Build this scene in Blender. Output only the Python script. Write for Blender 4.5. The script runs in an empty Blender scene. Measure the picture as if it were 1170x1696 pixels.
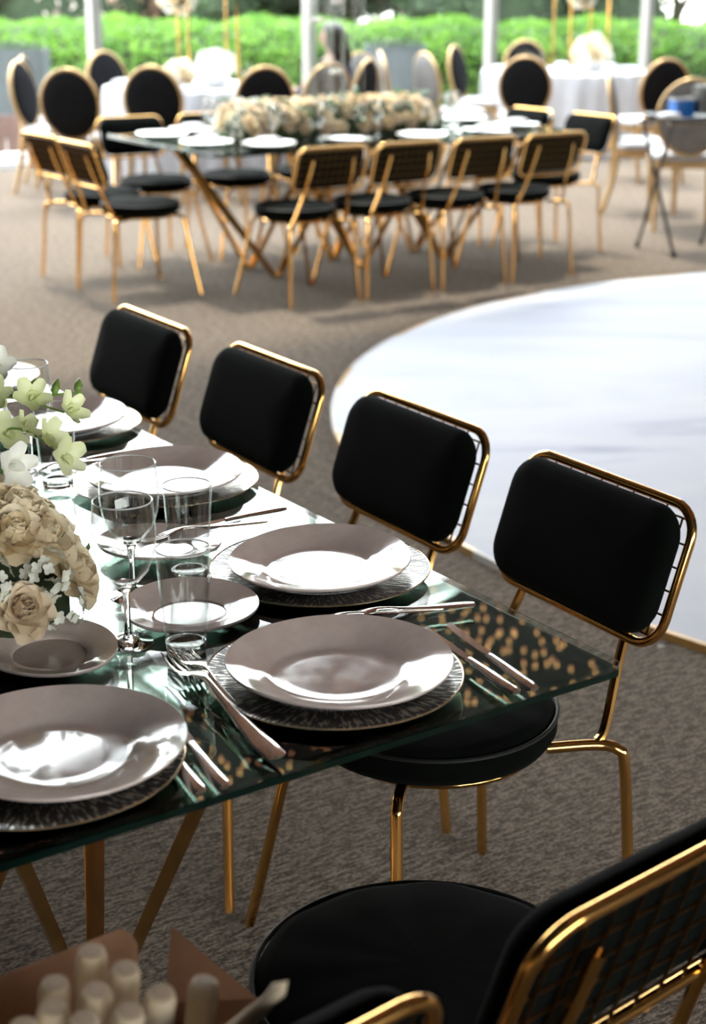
import bpy, math, random
from math import sin, cos, pi, radians, sqrt, atan2
from mathutils import Vector, Matrix
random.seed(7)
C = bpy.context.scene.collection
S = bpy.context.scene

# ------------------------------------------------------------------ camera
cam_d = bpy.data.cameras.new('camera')
cam_d.sensor_width = 36.0
cam_d.lens = 2649.3 * 36.0 / 1696.0
cam_d.clip_start = 0.05; cam_d.clip_end = 300
cam_d.dof.use_dof = True
cam_d.dof.focus_distance = 2.3
cam_d.dof.aperture_fstop = 4.2
cam = bpy.data.objects.new('camera', cam_d); C.objects.link(cam)
pt, rl = radians(18.516), radians(0.16)
fw = Vector((0, cos(pt), -sin(pt))); up0 = Vector((0, sin(pt), cos(pt))); r0 = Vector((1, 0, 0))
rt = r0 * cos(rl) + up0 * sin(rl); up = up0 * cos(rl) - r0 * sin(rl)
M = Matrix((rt, up, -fw)).transposed().to_4x4(); M.translation = (0, 0, 1.5944)
cam.matrix_world = M
S.camera = cam

# ------------------------------------------------------------------ world, sun, exposure
W = bpy.data.worlds.new('sky'); S.world = W; W.use_nodes = True
nt = W.node_tree; nt.nodes.clear()
wo = nt.nodes.new('ShaderNodeOutputWorld'); bg = nt.nodes.new('ShaderNodeBackground')
tc = nt.nodes.new('ShaderNodeTexCoord'); sp = nt.nodes.new('ShaderNodeSeparateXYZ'); cr = nt.nodes.new('ShaderNodeValToRGB')
nt.links.new(tc.outputs['Generated'], sp.inputs[0]); nt.links.new(sp.outputs['Z'], cr.inputs[0])
cr.color_ramp.elements[0].position = 0.0; cr.color_ramp.elements[0].color = (1.0, 0.98, 0.93, 1)
cr.color_ramp.elements[1].position = 0.75; cr.color_ramp.elements[1].color = (0.80, 0.89, 1.0, 1)
nt.links.new(cr.outputs[0], bg.inputs[0]); bg.inputs[1].default_value = 12.0
nt.links.new(bg.outputs[0], wo.inputs[0])
sun_d = bpy.data.lights.new('sun', 'SUN'); sun_d.energy = 8.0; sun_d.angle = radians(6); sun_d.color = (1, 0.94, 0.82)
sun = bpy.data.objects.new('sun', sun_d); C.objects.link(sun)
_el, _az = radians(66), radians(112)      # the sun stands beyond the hedge, high and a little to the left
sdir = Vector((cos(_el) * cos(_az), cos(_el) * sin(_az), sin(_el)))
sun.rotation_euler = sdir.to_track_quat('Z', 'Y').to_euler(); sun.location = (0, 12, 14)
S.view_settings.view_transform = 'Standard'; S.view_settings.look = 'None'
S.view_settings.exposure = 0.0; S.view_settings.gamma = 1.0; S.view_settings.use_curve_mapping = False
cy = S.cycles
cy.max_bounces = 22; cy.diffuse_bounces = 4; cy.glossy_bounces = 6; cy.transmission_bounces = 20; cy.transparent_max_bounces = 24
cy.sample_clamp_indirect = 6.0; cy.caustics_reflective = False; cy.caustics_refractive = False

# ------------------------------------------------------------------ room frame (far wall line)
WO = Vector((-3.08, 14.15, 0)); WA = radians(36.0)
WE = Vector((cos(WA), sin(WA), 0)); WN = Vector((-sin(WA), cos(WA), 0))   # along the far wall; outwards
T0, T1, DEPTH, HT = -13.0, 12.6, 20.0, 6.4
G0, G1 = -5.93, 12.47      # extent of the glazing along the far wall
EZ, NC = 6.6, -5.5            # height of the glass-roofed bay; where the low dark canopy begins
def roof_z(t):                # underside of the low dark canopy: a shallow ridge
    return 4.30 - .145 * min(t + 2.5, 8.5) if t > -2.5 else 4.30 + .12 * (t + 2.5)
def wall_pt(t, n=0, z=0): return WO + WE * t + WN * n + Vector((0, 0, z))
# ------------------------------------------------------------------ mesh helpers
class MB:
    def __init__(s): s.v = []; s.f = []
    def add(s, v, f):
        o = len(s.v); s.v += [tuple(p) for p in v]; s.f += [tuple(i + o for i in q) for q in f]; return s
    def box(s, c, d, rz=0, ax=None):
        cx, cy_, cz = c; x, y, z = d[0] / 2, d[1] / 2, d[2] / 2; V = []
        for a in (-x, x):
            for b in (-y, y):
                for g in (-z, z):
                    V.append((cx + a * cos(rz) - b * sin(rz), cy_ + a * sin(rz) + b * cos(rz), cz + g))
        return s.add(V, [(0, 1, 3, 2), (4, 6, 7, 5), (0, 4, 5, 1), (2, 3, 7, 6), (0, 2, 6, 4), (1, 5, 7, 3)])
    def loft(s, loops, cap0=True, cap1=True, closed=True):
        n = len(loops[0]); o = len(s.v)
        for L in loops: s.v += [tuple(p) for p in L]
        for k in range(len(loops) - 1):
            for i in range(n if closed else n - 1):
                j = (i + 1) % n; a = o + k * n
                s.f.append((a + i, a + j, a + n + j, a + n + i))
        if cap0: s.f.append(tuple(o + i for i in reversed(range(n))))
        if cap1: s.f.append(tuple(o + (len(loops) - 1) * n + i for i in range(n)))
        return s
    def tube(s, pts, r, n=8, closed=False, asp=1.0, cap=True):
        P = [Vector(p) for p in pts]; m = len(P)
        R = r if isinstance(r, (list, tuple)) else [r] * m
        ref = None; loops = []
        for i in range(m):
            a = P[(i - 1) % m] if (i > 0 or closed) else P[i]; b = P[(i + 1) % m] if (i < m - 1 or closed) else P[i]
            t = (b - a).normalized()
            if ref is None:
                ref = Vector((0, 0, 1)) if abs(t.z) < .9 else Vector((1, 0, 0))
            u = (ref - t * ref.dot(t)).normalized(); ref = u; w = t.cross(u)
            loops.append([P[i] + u * cos(2 * pi * k / n) * R[i] + w * sin(2 * pi * k / n) * R[i] * asp for k in range(n)])
        if closed:
            loops.append(loops[0]); return s.loft(loops, False, False)
        return s.loft(loops, cap, cap)
    def lathe(s, prof, n=32, c=(0, 0, 0), fx=1, fy=1):
        loops = []
        o = len(s.v); ring = []
        for (r, z) in prof:
            if r < 1e-6:
                s.v.append((c[0], c[1], c[2] + z)); ring.append((len(s.v) - 1, 1))
            else:
                ring.append((len(s.v), n))
                for k in range(n): s.v.append((c[0] + r * fx * cos(2 * pi * k / n), c[1] + r * fy * sin(2 * pi * k / n), c[2] + z))
        for (a, na), (b, nb) in zip(ring, ring[1:]):
            for k in range(n):
                j = (k + 1) % n
                if na == 1 and nb == 1: break
                if na == 1: s.f.append((a, b + j, b + k))
                elif nb == 1: s.f.append((a + k, a + j, b))
                else: s.f.append((a + k, a + j, b + j, b + k))
        return s
    def xf(s, m, start=0):
        for i in range(start, len(s.v)): s.v[i] = tuple(m @ Vector(s.v[i]))
        return s
    def build(s, name, mat, parent=None, sharp=40, kind=None, flat=False):
        me = bpy.data.meshes.new(name); me.from_pydata(s.v, [], s.f); me.validate()
        if not flat:
            me.polygons.foreach_set('use_smooth', [True] * len(me.polygons))
            me.set_sharp_from_angle(angle=radians(sharp))
        me.materials.append(mat)
        o = bpy.data.objects.new(name, me); C.objects.link(o)
        if parent: o.parent = parent
        if kind: o['kind'] = kind
        return o
def tag(o, label, cat, group=None, kind=None):
    o['label'] = label; o['category'] = cat
    if group: o['group'] = group
    if kind: o['kind'] = kind
    return o
def thing(name, label, cat, loc=(0, 0, 0), rz=0, group=None):
    o = bpy.data.objects.new(name, None); C.objects.link(o); o.empty_display_size = .1
    o.location = loc; o.rotation_euler = (0, 0, rz)
    return tag(o, label, cat, group)
def tree(o):
    c = o.copy(); C.objects.link(c)
    for ch in list(o.children):
        d = tree(ch); d.parent = c
    return c
def dup(o, label, loc, rz=0, group=None, scale=None):
    c = tree(o); c.location = loc; c.rotation_euler = (0, 0, rz); c['label'] = label
    if group: c['group'] = group
    if scale: c.scale = (scale,) * 3
    return c
class Proto:
    """first call places the prototype itself, later calls copy it"""
    def __init__(s, o): s.o = o; s.used = False
    def __call__(s, label, loc, rz=0, group=None, scale=None):
        if not s.used:
            s.used = True; o = s.o; o.location = loc; o.rotation_euler = (0, 0, rz); o['label'] = label
            if group: o['group'] = group
            if scale: o.scale = (scale,) * 3
            return o
        return dup(s.o, label, loc, rz, group, scale or 1.0)
def rrect(w, h, r, n=6):
    P = []
    for (cx, cy_, a0) in ((w / 2 - r, h / 2 - r, 0), (-w / 2 + r, h / 2 - r, 90), (-w / 2 + r, -h / 2 + r, 180), (w / 2 - r, -h / 2 + r, 270)):
        for k in range(n + 1):
            a = radians(a0 + 90 * k / n); P.append((cx + r * cos(a), cy_ + r * sin(a)))
    return P
def bez(pts, n=8):
    """smooth polyline through points (Catmull-Rom)"""
    P = [Vector(p) for p in pts]; out = []
    for i in range(len(P) - 1):
        a = P[max(i - 1, 0)]; b = P[i]; c = P[i + 1]; d = P[min(i + 2, len(P) - 1)]
        for k in range(n):
            t = k / n
            out.append(.5 * ((2 * b) + (c - a) * t + (2 * a - 5 * b + 4 * c - d) * t * t + (3 * b - a - 3 * c + d) * t ** 3))
    out.append(P[-1]); return out

# ------------------------------------------------------------------ materials
def newmat(name):
    m = bpy.data.materials.new(name); m.use_nodes = True
    return m, m.node_tree, m.node_tree.nodes['Principled BSDF']
def nn(t, k, **kw):
    n = t.nodes.new(k)
    for a, b in kw.items():
        if hasattr(n, a): setattr(n, a, b)
        else: n.inputs[a].default_value = b
    return n
def ramp(t, stops):
    r = t.nodes.new('ShaderNodeValToRGB'); e = r.color_ramp.elements
    while len(e) < len(stops): e.new(.5)
    for i, (p, c) in enumerate(stops): e[i].position = p; e[i].color = (*c, 1) if len(c) == 3 else c
    return r
def pmat(name, col, rough=.5, metal=0., var=.12, scale=12., bump=0., bscale=None, spec=.5, coat=0., sheen=0., sub=0., aniso=None):
    m, t, p = newmat(name)
    tcx = nn(t, 'ShaderNodeTexCoord'); no = nn(t, 'ShaderNodeTexNoise'); no.inputs['Scale'].default_value = scale; no.inputs['Detail'].default_value = 4
    t.links.new(tcx.outputs['Object'], no.inputs['Vector'])
    r = ramp(t, [(.3, [c * (1 - var) for c in col]), (.7, [min(1, c * (1 + var)) for c in col])])
    t.links.new(no.outputs['Fac'], r.inputs[0]); t.links.new(r.outputs[0], p.inputs['Base Color'])
    p.inputs['Roughness'].default_value = rough; p.inputs['Metallic'].default_value = metal
    p.inputs['Specular IOR Level'].default_value = spec
    p.inputs['Coat Weight'].default_value = coat; p.inputs['Coat Roughness'].default_value = .05
    p.inputs['Sheen Weight'].default_value = sheen
    if sub: p.inputs['Subsurface Weight'].default_value = sub; p.inputs['Subsurface Scale'].default_value = .01
    if bump:
        b = nn(t, 'ShaderNodeBump'); n2 = nn(t, 'ShaderNodeTexNoise'); n2.inputs['Scale'].default_value = bscale or scale * 6; n2.inputs['Detail'].default_value = 5
        t.links.new(tcx.outputs['Object'], n2.inputs['Vector']); t.links.new(n2.outputs['Fac'], b.inputs['Height'])
        b.inputs['Strength'].default_value = .6; b.inputs['Distance'].default_value = bump; t.links.new(b.outputs[0], p.inputs['Normal'])
    return m
GOLD = pmat('polished_gold', (.76, .43, .135), .13, 1., .04, 8)
GOLDDARK = pmat('darkened_gold_wire', (.17, .09, .03), .3, 1., .1, 8)  # wire gold darkened in colour to offset window light glancing off it
GOLDB = pmat('brushed_gold_leg', (.80, .47, .16), .2, 1., .15, 20)
GOLDW = pmat('gold_painted_wood', (.45, .29, .13), .32, .55, .15, 14)
VELVET = pmat('black_velvet', (.0022, .0032, .0025), .9, 0, .35, 9, .0006, 300, spec=.05, sheen=.012)
PIPE = pmat('black_piping', (.008, .009, .009), .6, 0, .2, 30)
BLACKF = pmat('black_woven_fabric', (.008, .008, .009), .95, 0, .2, 60, .0005, 400, spec=.1)
GREYF = pmat('silver_grey_velvet', (.16, .15, .14), .7, 0, .2, 30)
CREAMF = pmat('cream_vinyl_cushion', (.36, .35, .35), .45, 0, .05, 10)
SILVER = pmat('polished_steel', (.78, .76, .74), .1, 1., .05, 20)
TRAYM = pmat('black_tray_plastic', (.012, .012, .012), .4)
TUBEM = pmat('dark_steel_tube', (.10, .10, .10), .3, .8)
POSTM = pmat('pale_aluminium', (.27, .265, .245), .4, .2, .05, 5)
KERB = pmat('pale_kerb', (.62, .62, .62), .7, 0, .08, 6)
BROWNP = pmat('brown_board', (.17, .095, .075), .7, 0, .25, 6)
CLOTH = pmat('white_tablecloth', (.50, .495, .51), .8, 0, .04, 10, .001, 60)
PORC = pmat('white_porcelain', (.8, .79, .77), .12, 0, .02, 10, coat=.5)
WAX = pmat('white_wax', (.85, .83, .78), .5, 0, .03, 10, sub=.2)
BLUE = pmat('blue_plastic', (.01, .14, .48), .35, 0, .1, 10)
KRAFT = pmat('kraft_cardboard', (.44, .23, .13), .85, 0, .12, 25, .0006, 160)
CREAMT = pmat('cream_tube_paper', (.62, .50, .35), .7, 0, .15, 18, .0006, 140)
TIPM = pmat('tube_end_cap', (.40, .30, .215), .75, 0, .2, 20)
PAVE = pmat('outdoor_paving', (.42, .40, .36), .9, 0, .15, 1.5)
GREYOUT = pmat('grey_planter', (.06, .072, .076), .7, 0, .1, 4)
BARK = pmat('bark', (.13, .09, .065), .9, 0, .3, 12, .006, 30)
SKIN = pmat('skin', (.42, .24, .17), .5, 0, .06, 10, sub=.1)
HAIR = pmat('dark_hair', (.014, .009, .007), .45, 0, .3, 40)
NAVY = pmat('navy_shirt', (.012, .014, .028), .8, 0, .15, 20)
DARKG = pmat('green_glass_edge', (.002, .012, .009), .12, 0, .3, 30, spec=.35)
GREEN = pmat('green_stem', (.16, .27, .05), .5, 0, .2, 30)

def plate_mat():
    m, t, p = newmat('blush_grey_glaze')
    tcx = nn(t, 'ShaderNodeTexCoord'); no = nn(t, 'ShaderNodeTexNoise'); no.inputs['Scale'].default_value = 22; no.inputs['Detail'].default_value = 9; no.inputs['Roughness'].default_value = .7
    t.links.new(tcx.outputs['Object'], no.inputs['Vector'])
    r = ramp(t, [(.35, (.56, .465, .43)), (.62, (.66, .56, .52))]); t.links.new(no.outputs['Fac'], r.inputs[0]); t.links.new(r.outputs[0], p.inputs['Base Color'])
    rr = ramp(t, [(.4, (.05,) * 3), (.7, (.17,) * 3)]); t.links.new(no.outputs['Fac'], rr.inputs[0]); t.links.new(rr.outputs[0], p.inputs['Roughness'])
    p.inputs['IOR'].default_value = 1.6; p.inputs['Coat Weight'].default_value = .6; p.inputs['Coat Roughness'].default_value = .04
    return m
PLATE = plate_mat()
def charger_mat():
    m, t, p = newmat('etched_silver_black_charger')
    tcx = nn(t, 'ShaderNodeTexCoord'); s = nn(t, 'ShaderNodeSeparateXYZ'); t.links.new(tcx.outputs['Object'], s.inputs[0])
    at = nn(t, 'ShaderNodeMath', operation='ARCTAN2'); t.links.new(s.outputs['Y'], at.inputs[0]); t.links.new(s.outputs['X'], at.inputs[1])
    ln = nn(t, 'ShaderNodeVectorMath', operation='LENGTH'); cxy = nn(t, 'ShaderNodeCombineXYZ'); t.links.new(s.outputs['X'], cxy.inputs[0]); t.links.new(s.outputs['Y'], cxy.inputs[1]); t.links.new(cxy.outputs[0], ln.inputs[0])
    ma = nn(t, 'ShaderNodeMath', operation='MULTIPLY'); ma.inputs[1].default_value = 34; t.links.new(at.outputs[0], ma.inputs[0])
    mr = nn(t, 'ShaderNodeMath', operation='MULTIPLY'); mr.inputs[1].default_value = 45; t.links.new(ln.outputs['Value'], mr.inputs[0])
    c2 = nn(t, 'ShaderNodeCombineXYZ'); t.links.new(ma.outputs[0], c2.inputs[0]); t.links.new(mr.outputs[0], c2.inputs[1])
    no = nn(t, 'ShaderNodeTexNoise'); no.inputs['Scale'].default_value = 1.0; no.inputs['Detail'].default_value = 2; t.links.new(c2.outputs[0], no.inputs['Vector'])
    r = ramp(t, [(.53, (.006, .007, .006)), (.585, (.42, .40, .35))]); t.links.new(no.outputs['Fac'], r.inputs[0]); t.links.new(r.outputs[0], p.inputs['Base Color'])
    p.inputs['Metallic'].default_value = .85; p.inputs['Roughness'].default_value = .22
    b = nn(t, 'ShaderNodeBump'); b.inputs['Strength'].default_value = .5; b.inputs['Distance'].default_value = .0008; t.links.new(no.outputs['Fac'], b.inputs['Height']); t.links.new(b.outputs[0], p.inputs['Normal'])
    return m
CHARG = charger_mat()
RIMG = pmat('charger_rim', (.62, .50, .34), .2, .8)
def carpet_mat():
    m, t, p = newmat('grey_beige_woven_carpet')
    g = nn(t, 'ShaderNodeNewGeometry'); mp = nn(t, 'ShaderNodeMapping'); mp.inputs['Rotation'].default_value = (0, 0, radians(-34)); t.links.new(g.outputs['Position'], mp.inputs[0])
    m2 = nn(t, 'ShaderNodeMapping'); m2.inputs['Scale'].default_value = (110, 170, 1); t.links.new(mp.outputs[0], m2.inputs[0])
    n1 = nn(t, 'ShaderNodeTexNoise'); n1.inputs['Scale'].default_value = 1; n1.inputs['Detail'].default_value = 3; t.links.new(m2.outputs[0], n1.inputs['Vector'])
    m3 = nn(t, 'ShaderNodeMapping'); m3.inputs['Scale'].default_value = (26, 105, 1); t.links.new(mp.outputs[0], m3.inputs[0])
    n2 = nn(t, 'ShaderNodeTexNoise'); n2.inputs['Scale'].default_value = 1; n2.inputs['Detail'].default_value = 2; t.links.new(m3.outputs[0], n2.inputs['Vector'])
    mx = nn(t, 'ShaderNodeMath', operation='ADD'); t.links.new(n1.outputs[0], mx.inputs[0]); t.links.new(n2.outputs[0], mx.inputs[1])
    n3 = nn(t, 'ShaderNodeTexNoise'); n3.inputs['Scale'].default_value = .9; n3.inputs['Detail'].default_value = 5; t.links.new(g.outputs['Position'], n3.inputs['Vector'])
    r = ramp(t, [(.75, (.075, .06, .05)), (1.0, (.20, .168, .145)), (1.2, (.31, .27, .235))])
    half = nn(t, 'ShaderNodeMath', operation='MULTIPLY'); half.inputs[1].default_value = 1.0; t.links.new(mx.outputs[0], half.inputs[0])
    mr = nn(t, 'ShaderNodeMapRange'); mr.inputs['From Min'].default_value = .75; mr.inputs['From Max'].default_value = 1.25; t.links.new(half.outputs[0], mr.inputs[0])
    r = ramp(t, [(.15, (.05, .035, .023)), (.5, (.185, .140, .103)), (.85, (.34, .27, .21))]); t.links.new(mr.outputs[0], r.inputs[0])
    mm = nn(t, 'ShaderNodeMix', data_type='RGBA', blend_type='MULTIPLY'); mm.inputs[0].default_value = 1
    r3 = ramp(t, [(.3, (.88,) * 3), (.7, (1.0,) * 3)]); t.links.new(n3.outputs[0], r3.inputs[0])
    t.links.new(r.outputs[0], mm.inputs[6]); t.links.new(r3.outputs[0], mm.inputs[7]); t.links.new(mm.outputs[2], p.inputs['Base Color'])
    b = nn(t, 'ShaderNodeBump'); b.inputs['Strength'].default_value = .9; b.inputs['Distance'].default_value = .009; t.links.new(mx.outputs[0], b.inputs['Height']); t.links.new(b.outputs[0], p.inputs['Normal'])
    df = nn(t, 'ShaderNodeBsdfDiffuse', Roughness=1.0); t.links.new(mm.outputs[2], df.inputs[0]); t.links.new(b.outputs[0], df.inputs['Normal'])
    sh = nn(t, 'ShaderNodeBsdfSheen', Roughness=.5); sh.inputs[0].default_value = (.19, .17, .15, 1); ad = nn(t, 'ShaderNodeAddShader')
    t.links.new(df.outputs[0], ad.inputs[0]); t.links.new(sh.outputs[0], ad.inputs[1]); t.links.new(ad.outputs[0], t.nodes['Material Output'].inputs['Surface']); t.nodes.remove(p)
    return m
CARPET = carpet_mat()
def dance_mat():
    m, t, p = newmat('white_marbled_vinyl')
    g = nn(t, 'ShaderNodeNewGeometry'); mp = nn(t, 'ShaderNodeMapping'); mp.inputs['Rotation'].default_value = (0, 0, .5); mp.inputs['Scale'].default_value = (.5, 1.6, 1); t.links.new(g.outputs['Position'], mp.inputs[0])
    n = nn(t, 'ShaderNodeTexNoise'); n.inputs['Scale'].default_value = 1.3; n.inputs['Detail'].default_value = 7; n.inputs['Distortion'].default_value = 1.2; t.links.new(mp.outputs[0], n.inputs['Vector'])
    r = ramp(t, [(.25, (.40, .42, .52)), (.37, (.60, .61, .68)), (.6, (.67, .675, .71))]); t.links.new(n.outputs[0], r.inputs[0]); t.links.new(r.outputs[0], p.inputs['Base Color'])
    p.inputs['Roughness'].default_value = .6; p.inputs['Specular IOR Level'].default_value = .25
    return m
DANCE = dance_mat()
EDGEW = pmat('white_edge_trim', (.55, .52, .48), .5); EDGEG = pmat('gold_edge_tape', (.42, .24, .07), .35, .3)

def thin_glass(name, tint, ior=1.5, extra=0.0):
    m, t, p = newmat(name); t.nodes.remove(p); out = t.nodes['Material Output']
    tr = nn(t, 'ShaderNodeBsdfTransparent'); tr.inputs[0].default_value = (*tint, 1); gl = nn(t, 'ShaderNodeBsdfGlossy'); gl.inputs['Roughness'].default_value = .01
    fr = nn(t, 'ShaderNodeFresnel'); ge = nn(t, 'ShaderNodeNewGeometry'); ma = nn(t, 'ShaderNodeMath', operation='MULTIPLY_ADD')
    ma.inputs[1].default_value = 1 / ior - ior; ma.inputs[2].default_value = ior      # same reflectance from both sides of a thin sheet
    t.links.new(ge.outputs['Backfacing'], ma.inputs[0]); t.links.new(ma.outputs[0], fr.inputs['IOR'])
    mx = nn(t, 'ShaderNodeMixShader')
    t.links.new(fr.outputs[0], mx.inputs[0]); t.links.new(tr.outputs[0], mx.inputs[1]); t.links.new(gl.outputs[0], mx.inputs[2]); t.links.new(mx.outputs[0], out.inputs['Surface'])
    return m
SLAB = thin_glass('tabletop_clear_glass', (.90, .955, .93))
PANE = thin_glass('window_glass', (.97, .98, .975), 1.25)
THIN = thin_glass('thin_drinking_glass', (.965, .972, .968), 1.7)
TUBEG = thin_glass('vase_glass', (.975, .98, .975), 1.22)
def glass_mat():
    m, t, p = newmat('drinking_glass'); p.inputs['Transmission Weight'].default_value = 1; p.inputs['Roughness'].default_value = 0.0; p.inputs['IOR'].default_value = 1.5
    p.inputs['Base Color'].default_value = (1, 1, 1, 1)
    # let light (shadow rays and all others alike) through as thin glass mixes with refraction
    return m
GLASS = glass_mat()
GLASSR = pmat('glint_white_rim', (.85, .86, .85), .15, 0, .02, 10, spec=1.0)  # bright sky glint along the rim put in as a whitish base colour
GLASSR.node_tree.nodes['Principled BSDF'].inputs['Transmission Weight'].default_value = .25
MIRROR = pmat('tinted_mirror', (.42, .49, .455), .012, 1., .05, 3)

def leaf_mat(name, c1, c2, trans=.45):
    m, t, p = newmat(name); out = t.nodes['Material Output']
    g = nn(t, 'ShaderNodeNewGeometry'); n = nn(t, 'ShaderNodeTexNoise'); n.inputs['Scale'].default_value = 3.5; n.inputs['Detail'].default_value = 3; t.links.new(g.outputs['Position'], n.inputs['Vector'])
    r = ramp(t, [(.35, c1), (.65, c2)]); t.links.new(n.outputs[0], r.inputs[0])
    t.links.new(r.outputs[0], p.inputs['Base Color']); p.inputs['Roughness'].default_value = .45
    tl = nn(t, 'ShaderNodeBsdfTranslucent'); t.links.new(r.outputs[0], tl.inputs[0]); mx = nn(t, 'ShaderNodeMixShader'); mx.inputs[0].default_value = trans
    t.links.new(p.outputs[0], mx.inputs[1]); t.links.new(tl.outputs[0], mx.inputs[2]); t.links.new(mx.outputs[0], out.inputs['Surface'])
    return m
HEDGE = leaf_mat('hedge_leaf', (.10, .24, .035), (.22, .42, .06))
DEEP = leaf_mat('shrub_leaf', (.045, .09, .04), (.11, .17, .07), .3)
RUST = leaf_mat('russet_leaf', (.30, .17, .11), (.52, .36, .27), .3)
BLUSHL = leaf_mat('pale_blossom', (.62, .45, .38), (.8, .7, .62), .4)
LEAFD = leaf_mat('dark_foliage', (.03, .075, .025), (.08, .16, .05), .25)
ROSE = leaf_mat('cream_rose_petal', (.86, .72, .48), (.92, .82, .62), .3)
ROSEB = leaf_mat('blush_rose_petal', (.74, .60, .42), (.84, .73, .56), .3)
ORCH = leaf_mat('lime_orchid_petal', (.66, .74, .30), (.84, .87, .60), .4)
ORCHW = leaf_mat('white_orchid_petal', (.84, .85, .74), (.9, .9, .84), .4)
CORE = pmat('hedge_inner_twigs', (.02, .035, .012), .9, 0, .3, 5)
CEIL = pmat('dark_canopy_cloth', (.018, .020, .026), .8, 0, .3, .6)
WALLM = pmat('dark_drape', (.085, .055, .035), .9, 0, .2, 1.2)
def emis(name, col, st):
    m, t, p = newmat(name); p.inputs['Base Color'].default_value = (*col, 1); p.inputs['Emission Color'].default_value = (*col, 1); p.inputs['Emission Strength'].default_value = st
    m.cycles.emission_sampling = 'NONE'; return m
BULB = emis('warm_fairy_bulb', (1, .45, .2), 3.6)

# ================================================================== SETTING
def quadprism(pts, z0, z1): 
    m = MB(); n = len(pts); m.loft([[(p[0], p[1], z0) for p in pts], [(p[0], p[1], z1) for p in pts]]); return m
A = wall_pt(T0, .1); B = wall_pt(T1, .1); Cc = wall_pt(T1, -DEPTH); D = wall_pt(T0, -DEPTH)
fl = quadprism([A, D, Cc, B], -.12, 0).build('floor', CARPET, kind='structure')
def rail(b, ta, tb, n0, n1, z0, z1):
    P = [wall_pt(ta, n0), wall_pt(tb, n0), wall_pt(tb, n1), wall_pt(ta, n1)]
    return b.loft([[(p.x, p.y, z0) for p in P], [(p.x, p.y, z1) for p in P]])
b = MB(); L_ = []
for t_ in (T0 - .3, -2.5, 6.0, T1 + .3):
    z = roof_z(t_); p, q = wall_pt(t_, NC), wall_pt(t_, -DEPTH); L_.append([(p.x, p.y, z), (q.x, q.y, z), (q.x, q.y, z + .1), (p.x, p.y, z + .1)])
b.loft(L_)
L_ = []
for t_ in (T0 - .3, -2.5, 6.0, T1 + .3):
    z = roof_z(t_); p, q = wall_pt(t_, NC), wall_pt(t_, NC - .1); L_.append([(p.x, p.y, z), (q.x, q.y, z), (q.x, q.y, EZ + .1), (p.x, p.y, EZ + .1)])
b.loft(L_); b.build('ceiling', CEIL, kind='structure', flat=True)
# glass roof over the far bay
gr0 = bpy.data.objects.new('window_1', None); C.objects.link(gr0); gr0['kind'] = 'structure'
b = MB(); rail(b, G0, G1, NC, .1, EZ, EZ + .01); b.build('pane', PANE, gr0, flat=True)
for k in range(9):
    t_ = G0 + 2.3 * k; b = MB(); rail(b, t_ - .05, t_ + .05, NC, .1, EZ - .12, EZ - .002); b.build('rafter', POSTM, gr0, flat=True)
# drape walls
def drape(name, ta, tb, na, nb, z0=0, z1=EZ):
    w = MB(); rail(w, ta, tb, na, nb, z0, z1); return w.build(name, WALLM, kind='structure', flat=True)
drape('wall_left', T0 - .15, T0, -DEPTH, .1); drape('wall_right', T1, T1 + .15, -DEPTH, .1)
drape('wall_far_left', T0, G0 - .06, -.08, .08); drape('wall_far_right', G1 + .06, T1, -.08, .08)
w = MB()
rail(w, T0, -9, -DEPTH - .1, -DEPTH, 0, 4.4); rail(w, 1, T1, -DEPTH - .1, -DEPTH, 0, 4.4); rail(w, -9, 1, -DEPTH - .1, -DEPTH, 0, .9); rail(w, -9, 1, -DEPTH - .1, -DEPTH, 3.3, 4.4)
w.build('wall_back', WALLM, kind='structure', flat=True)
w = MB(); rail(w, -9, 1, -DEPTH - .06, -DEPTH - .05, .9, 3.3); w.build('added_fill_window', PANE, kind='structure', flat=True)  # added window, unseen behind the camera, to brighten the near half
for ta, tb in ((T0, G0), (G1, T1)):
    w = MB(); rail(w, ta, tb, NC, .1, EZ, EZ + .1); w.build('ceiling_side_bay', CEIL, kind='structure', flat=True)
# glazed far wall: posts, sills, panes
wf = bpy.data.objects.new('wall_far', None); C.objects.link(wf); wf['kind'] = 'structure'; wf.location = WO; wf.rotation_euler = (0, 0, WA)
pm = None; ts = [.97 + 2.3 * k for k in range(-3, 6)]
for t_ in ts:
    if pm is None:
        b = MB(); b.box((0, 0, EZ / 2), (.09, .11, EZ)); b.box((0, -.06, EZ / 2), (.04, .02, EZ)); o = b.build('post', POSTM, wf); pm = o
    else:
        o = pm.copy(); C.objects.link(o)
    o.location = (t_, 0, 0)
b = MB(); b.box(((G0 + G1) / 2, 0, .06), (G1 - G0, .16, .12)); b.box(((G0 + G1) / 2, -.1, .03), (G1 - G0, .08, .06)); b.build('sill', KERB, wf)
b = MB(); b.box(((G0 + G1) / 2, 0, EZ - .06), (G1 - G0, .14, .12)); b.build('head_rail', POSTM, wf)
b = MB(); b.box(((G0 + G1) / 2, 0, 3.1), (G1 - G0, .08, .09)); b.build('transom', POSTM, wf)
pn = None
for i in range(len(ts) - 1):
    if pn is None: b = MB(); b.box((0, 0, EZ / 2), (2.17, .008, EZ - .25)); o = pn = b.build('pane', PANE, wf, flat=True)
    else: o = pn.copy(); C.objects.link(o)
    o.location = (ts[i] + 1.15, .0, 0)
# outdoor ground
b = MB(); b.box((0, 62, -.17), (220, 120, .1)); b.box((-40, -20, -.3), (60, 60, .1)); b.build('floor_outdoor', PAVE, kind='structure')

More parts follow.
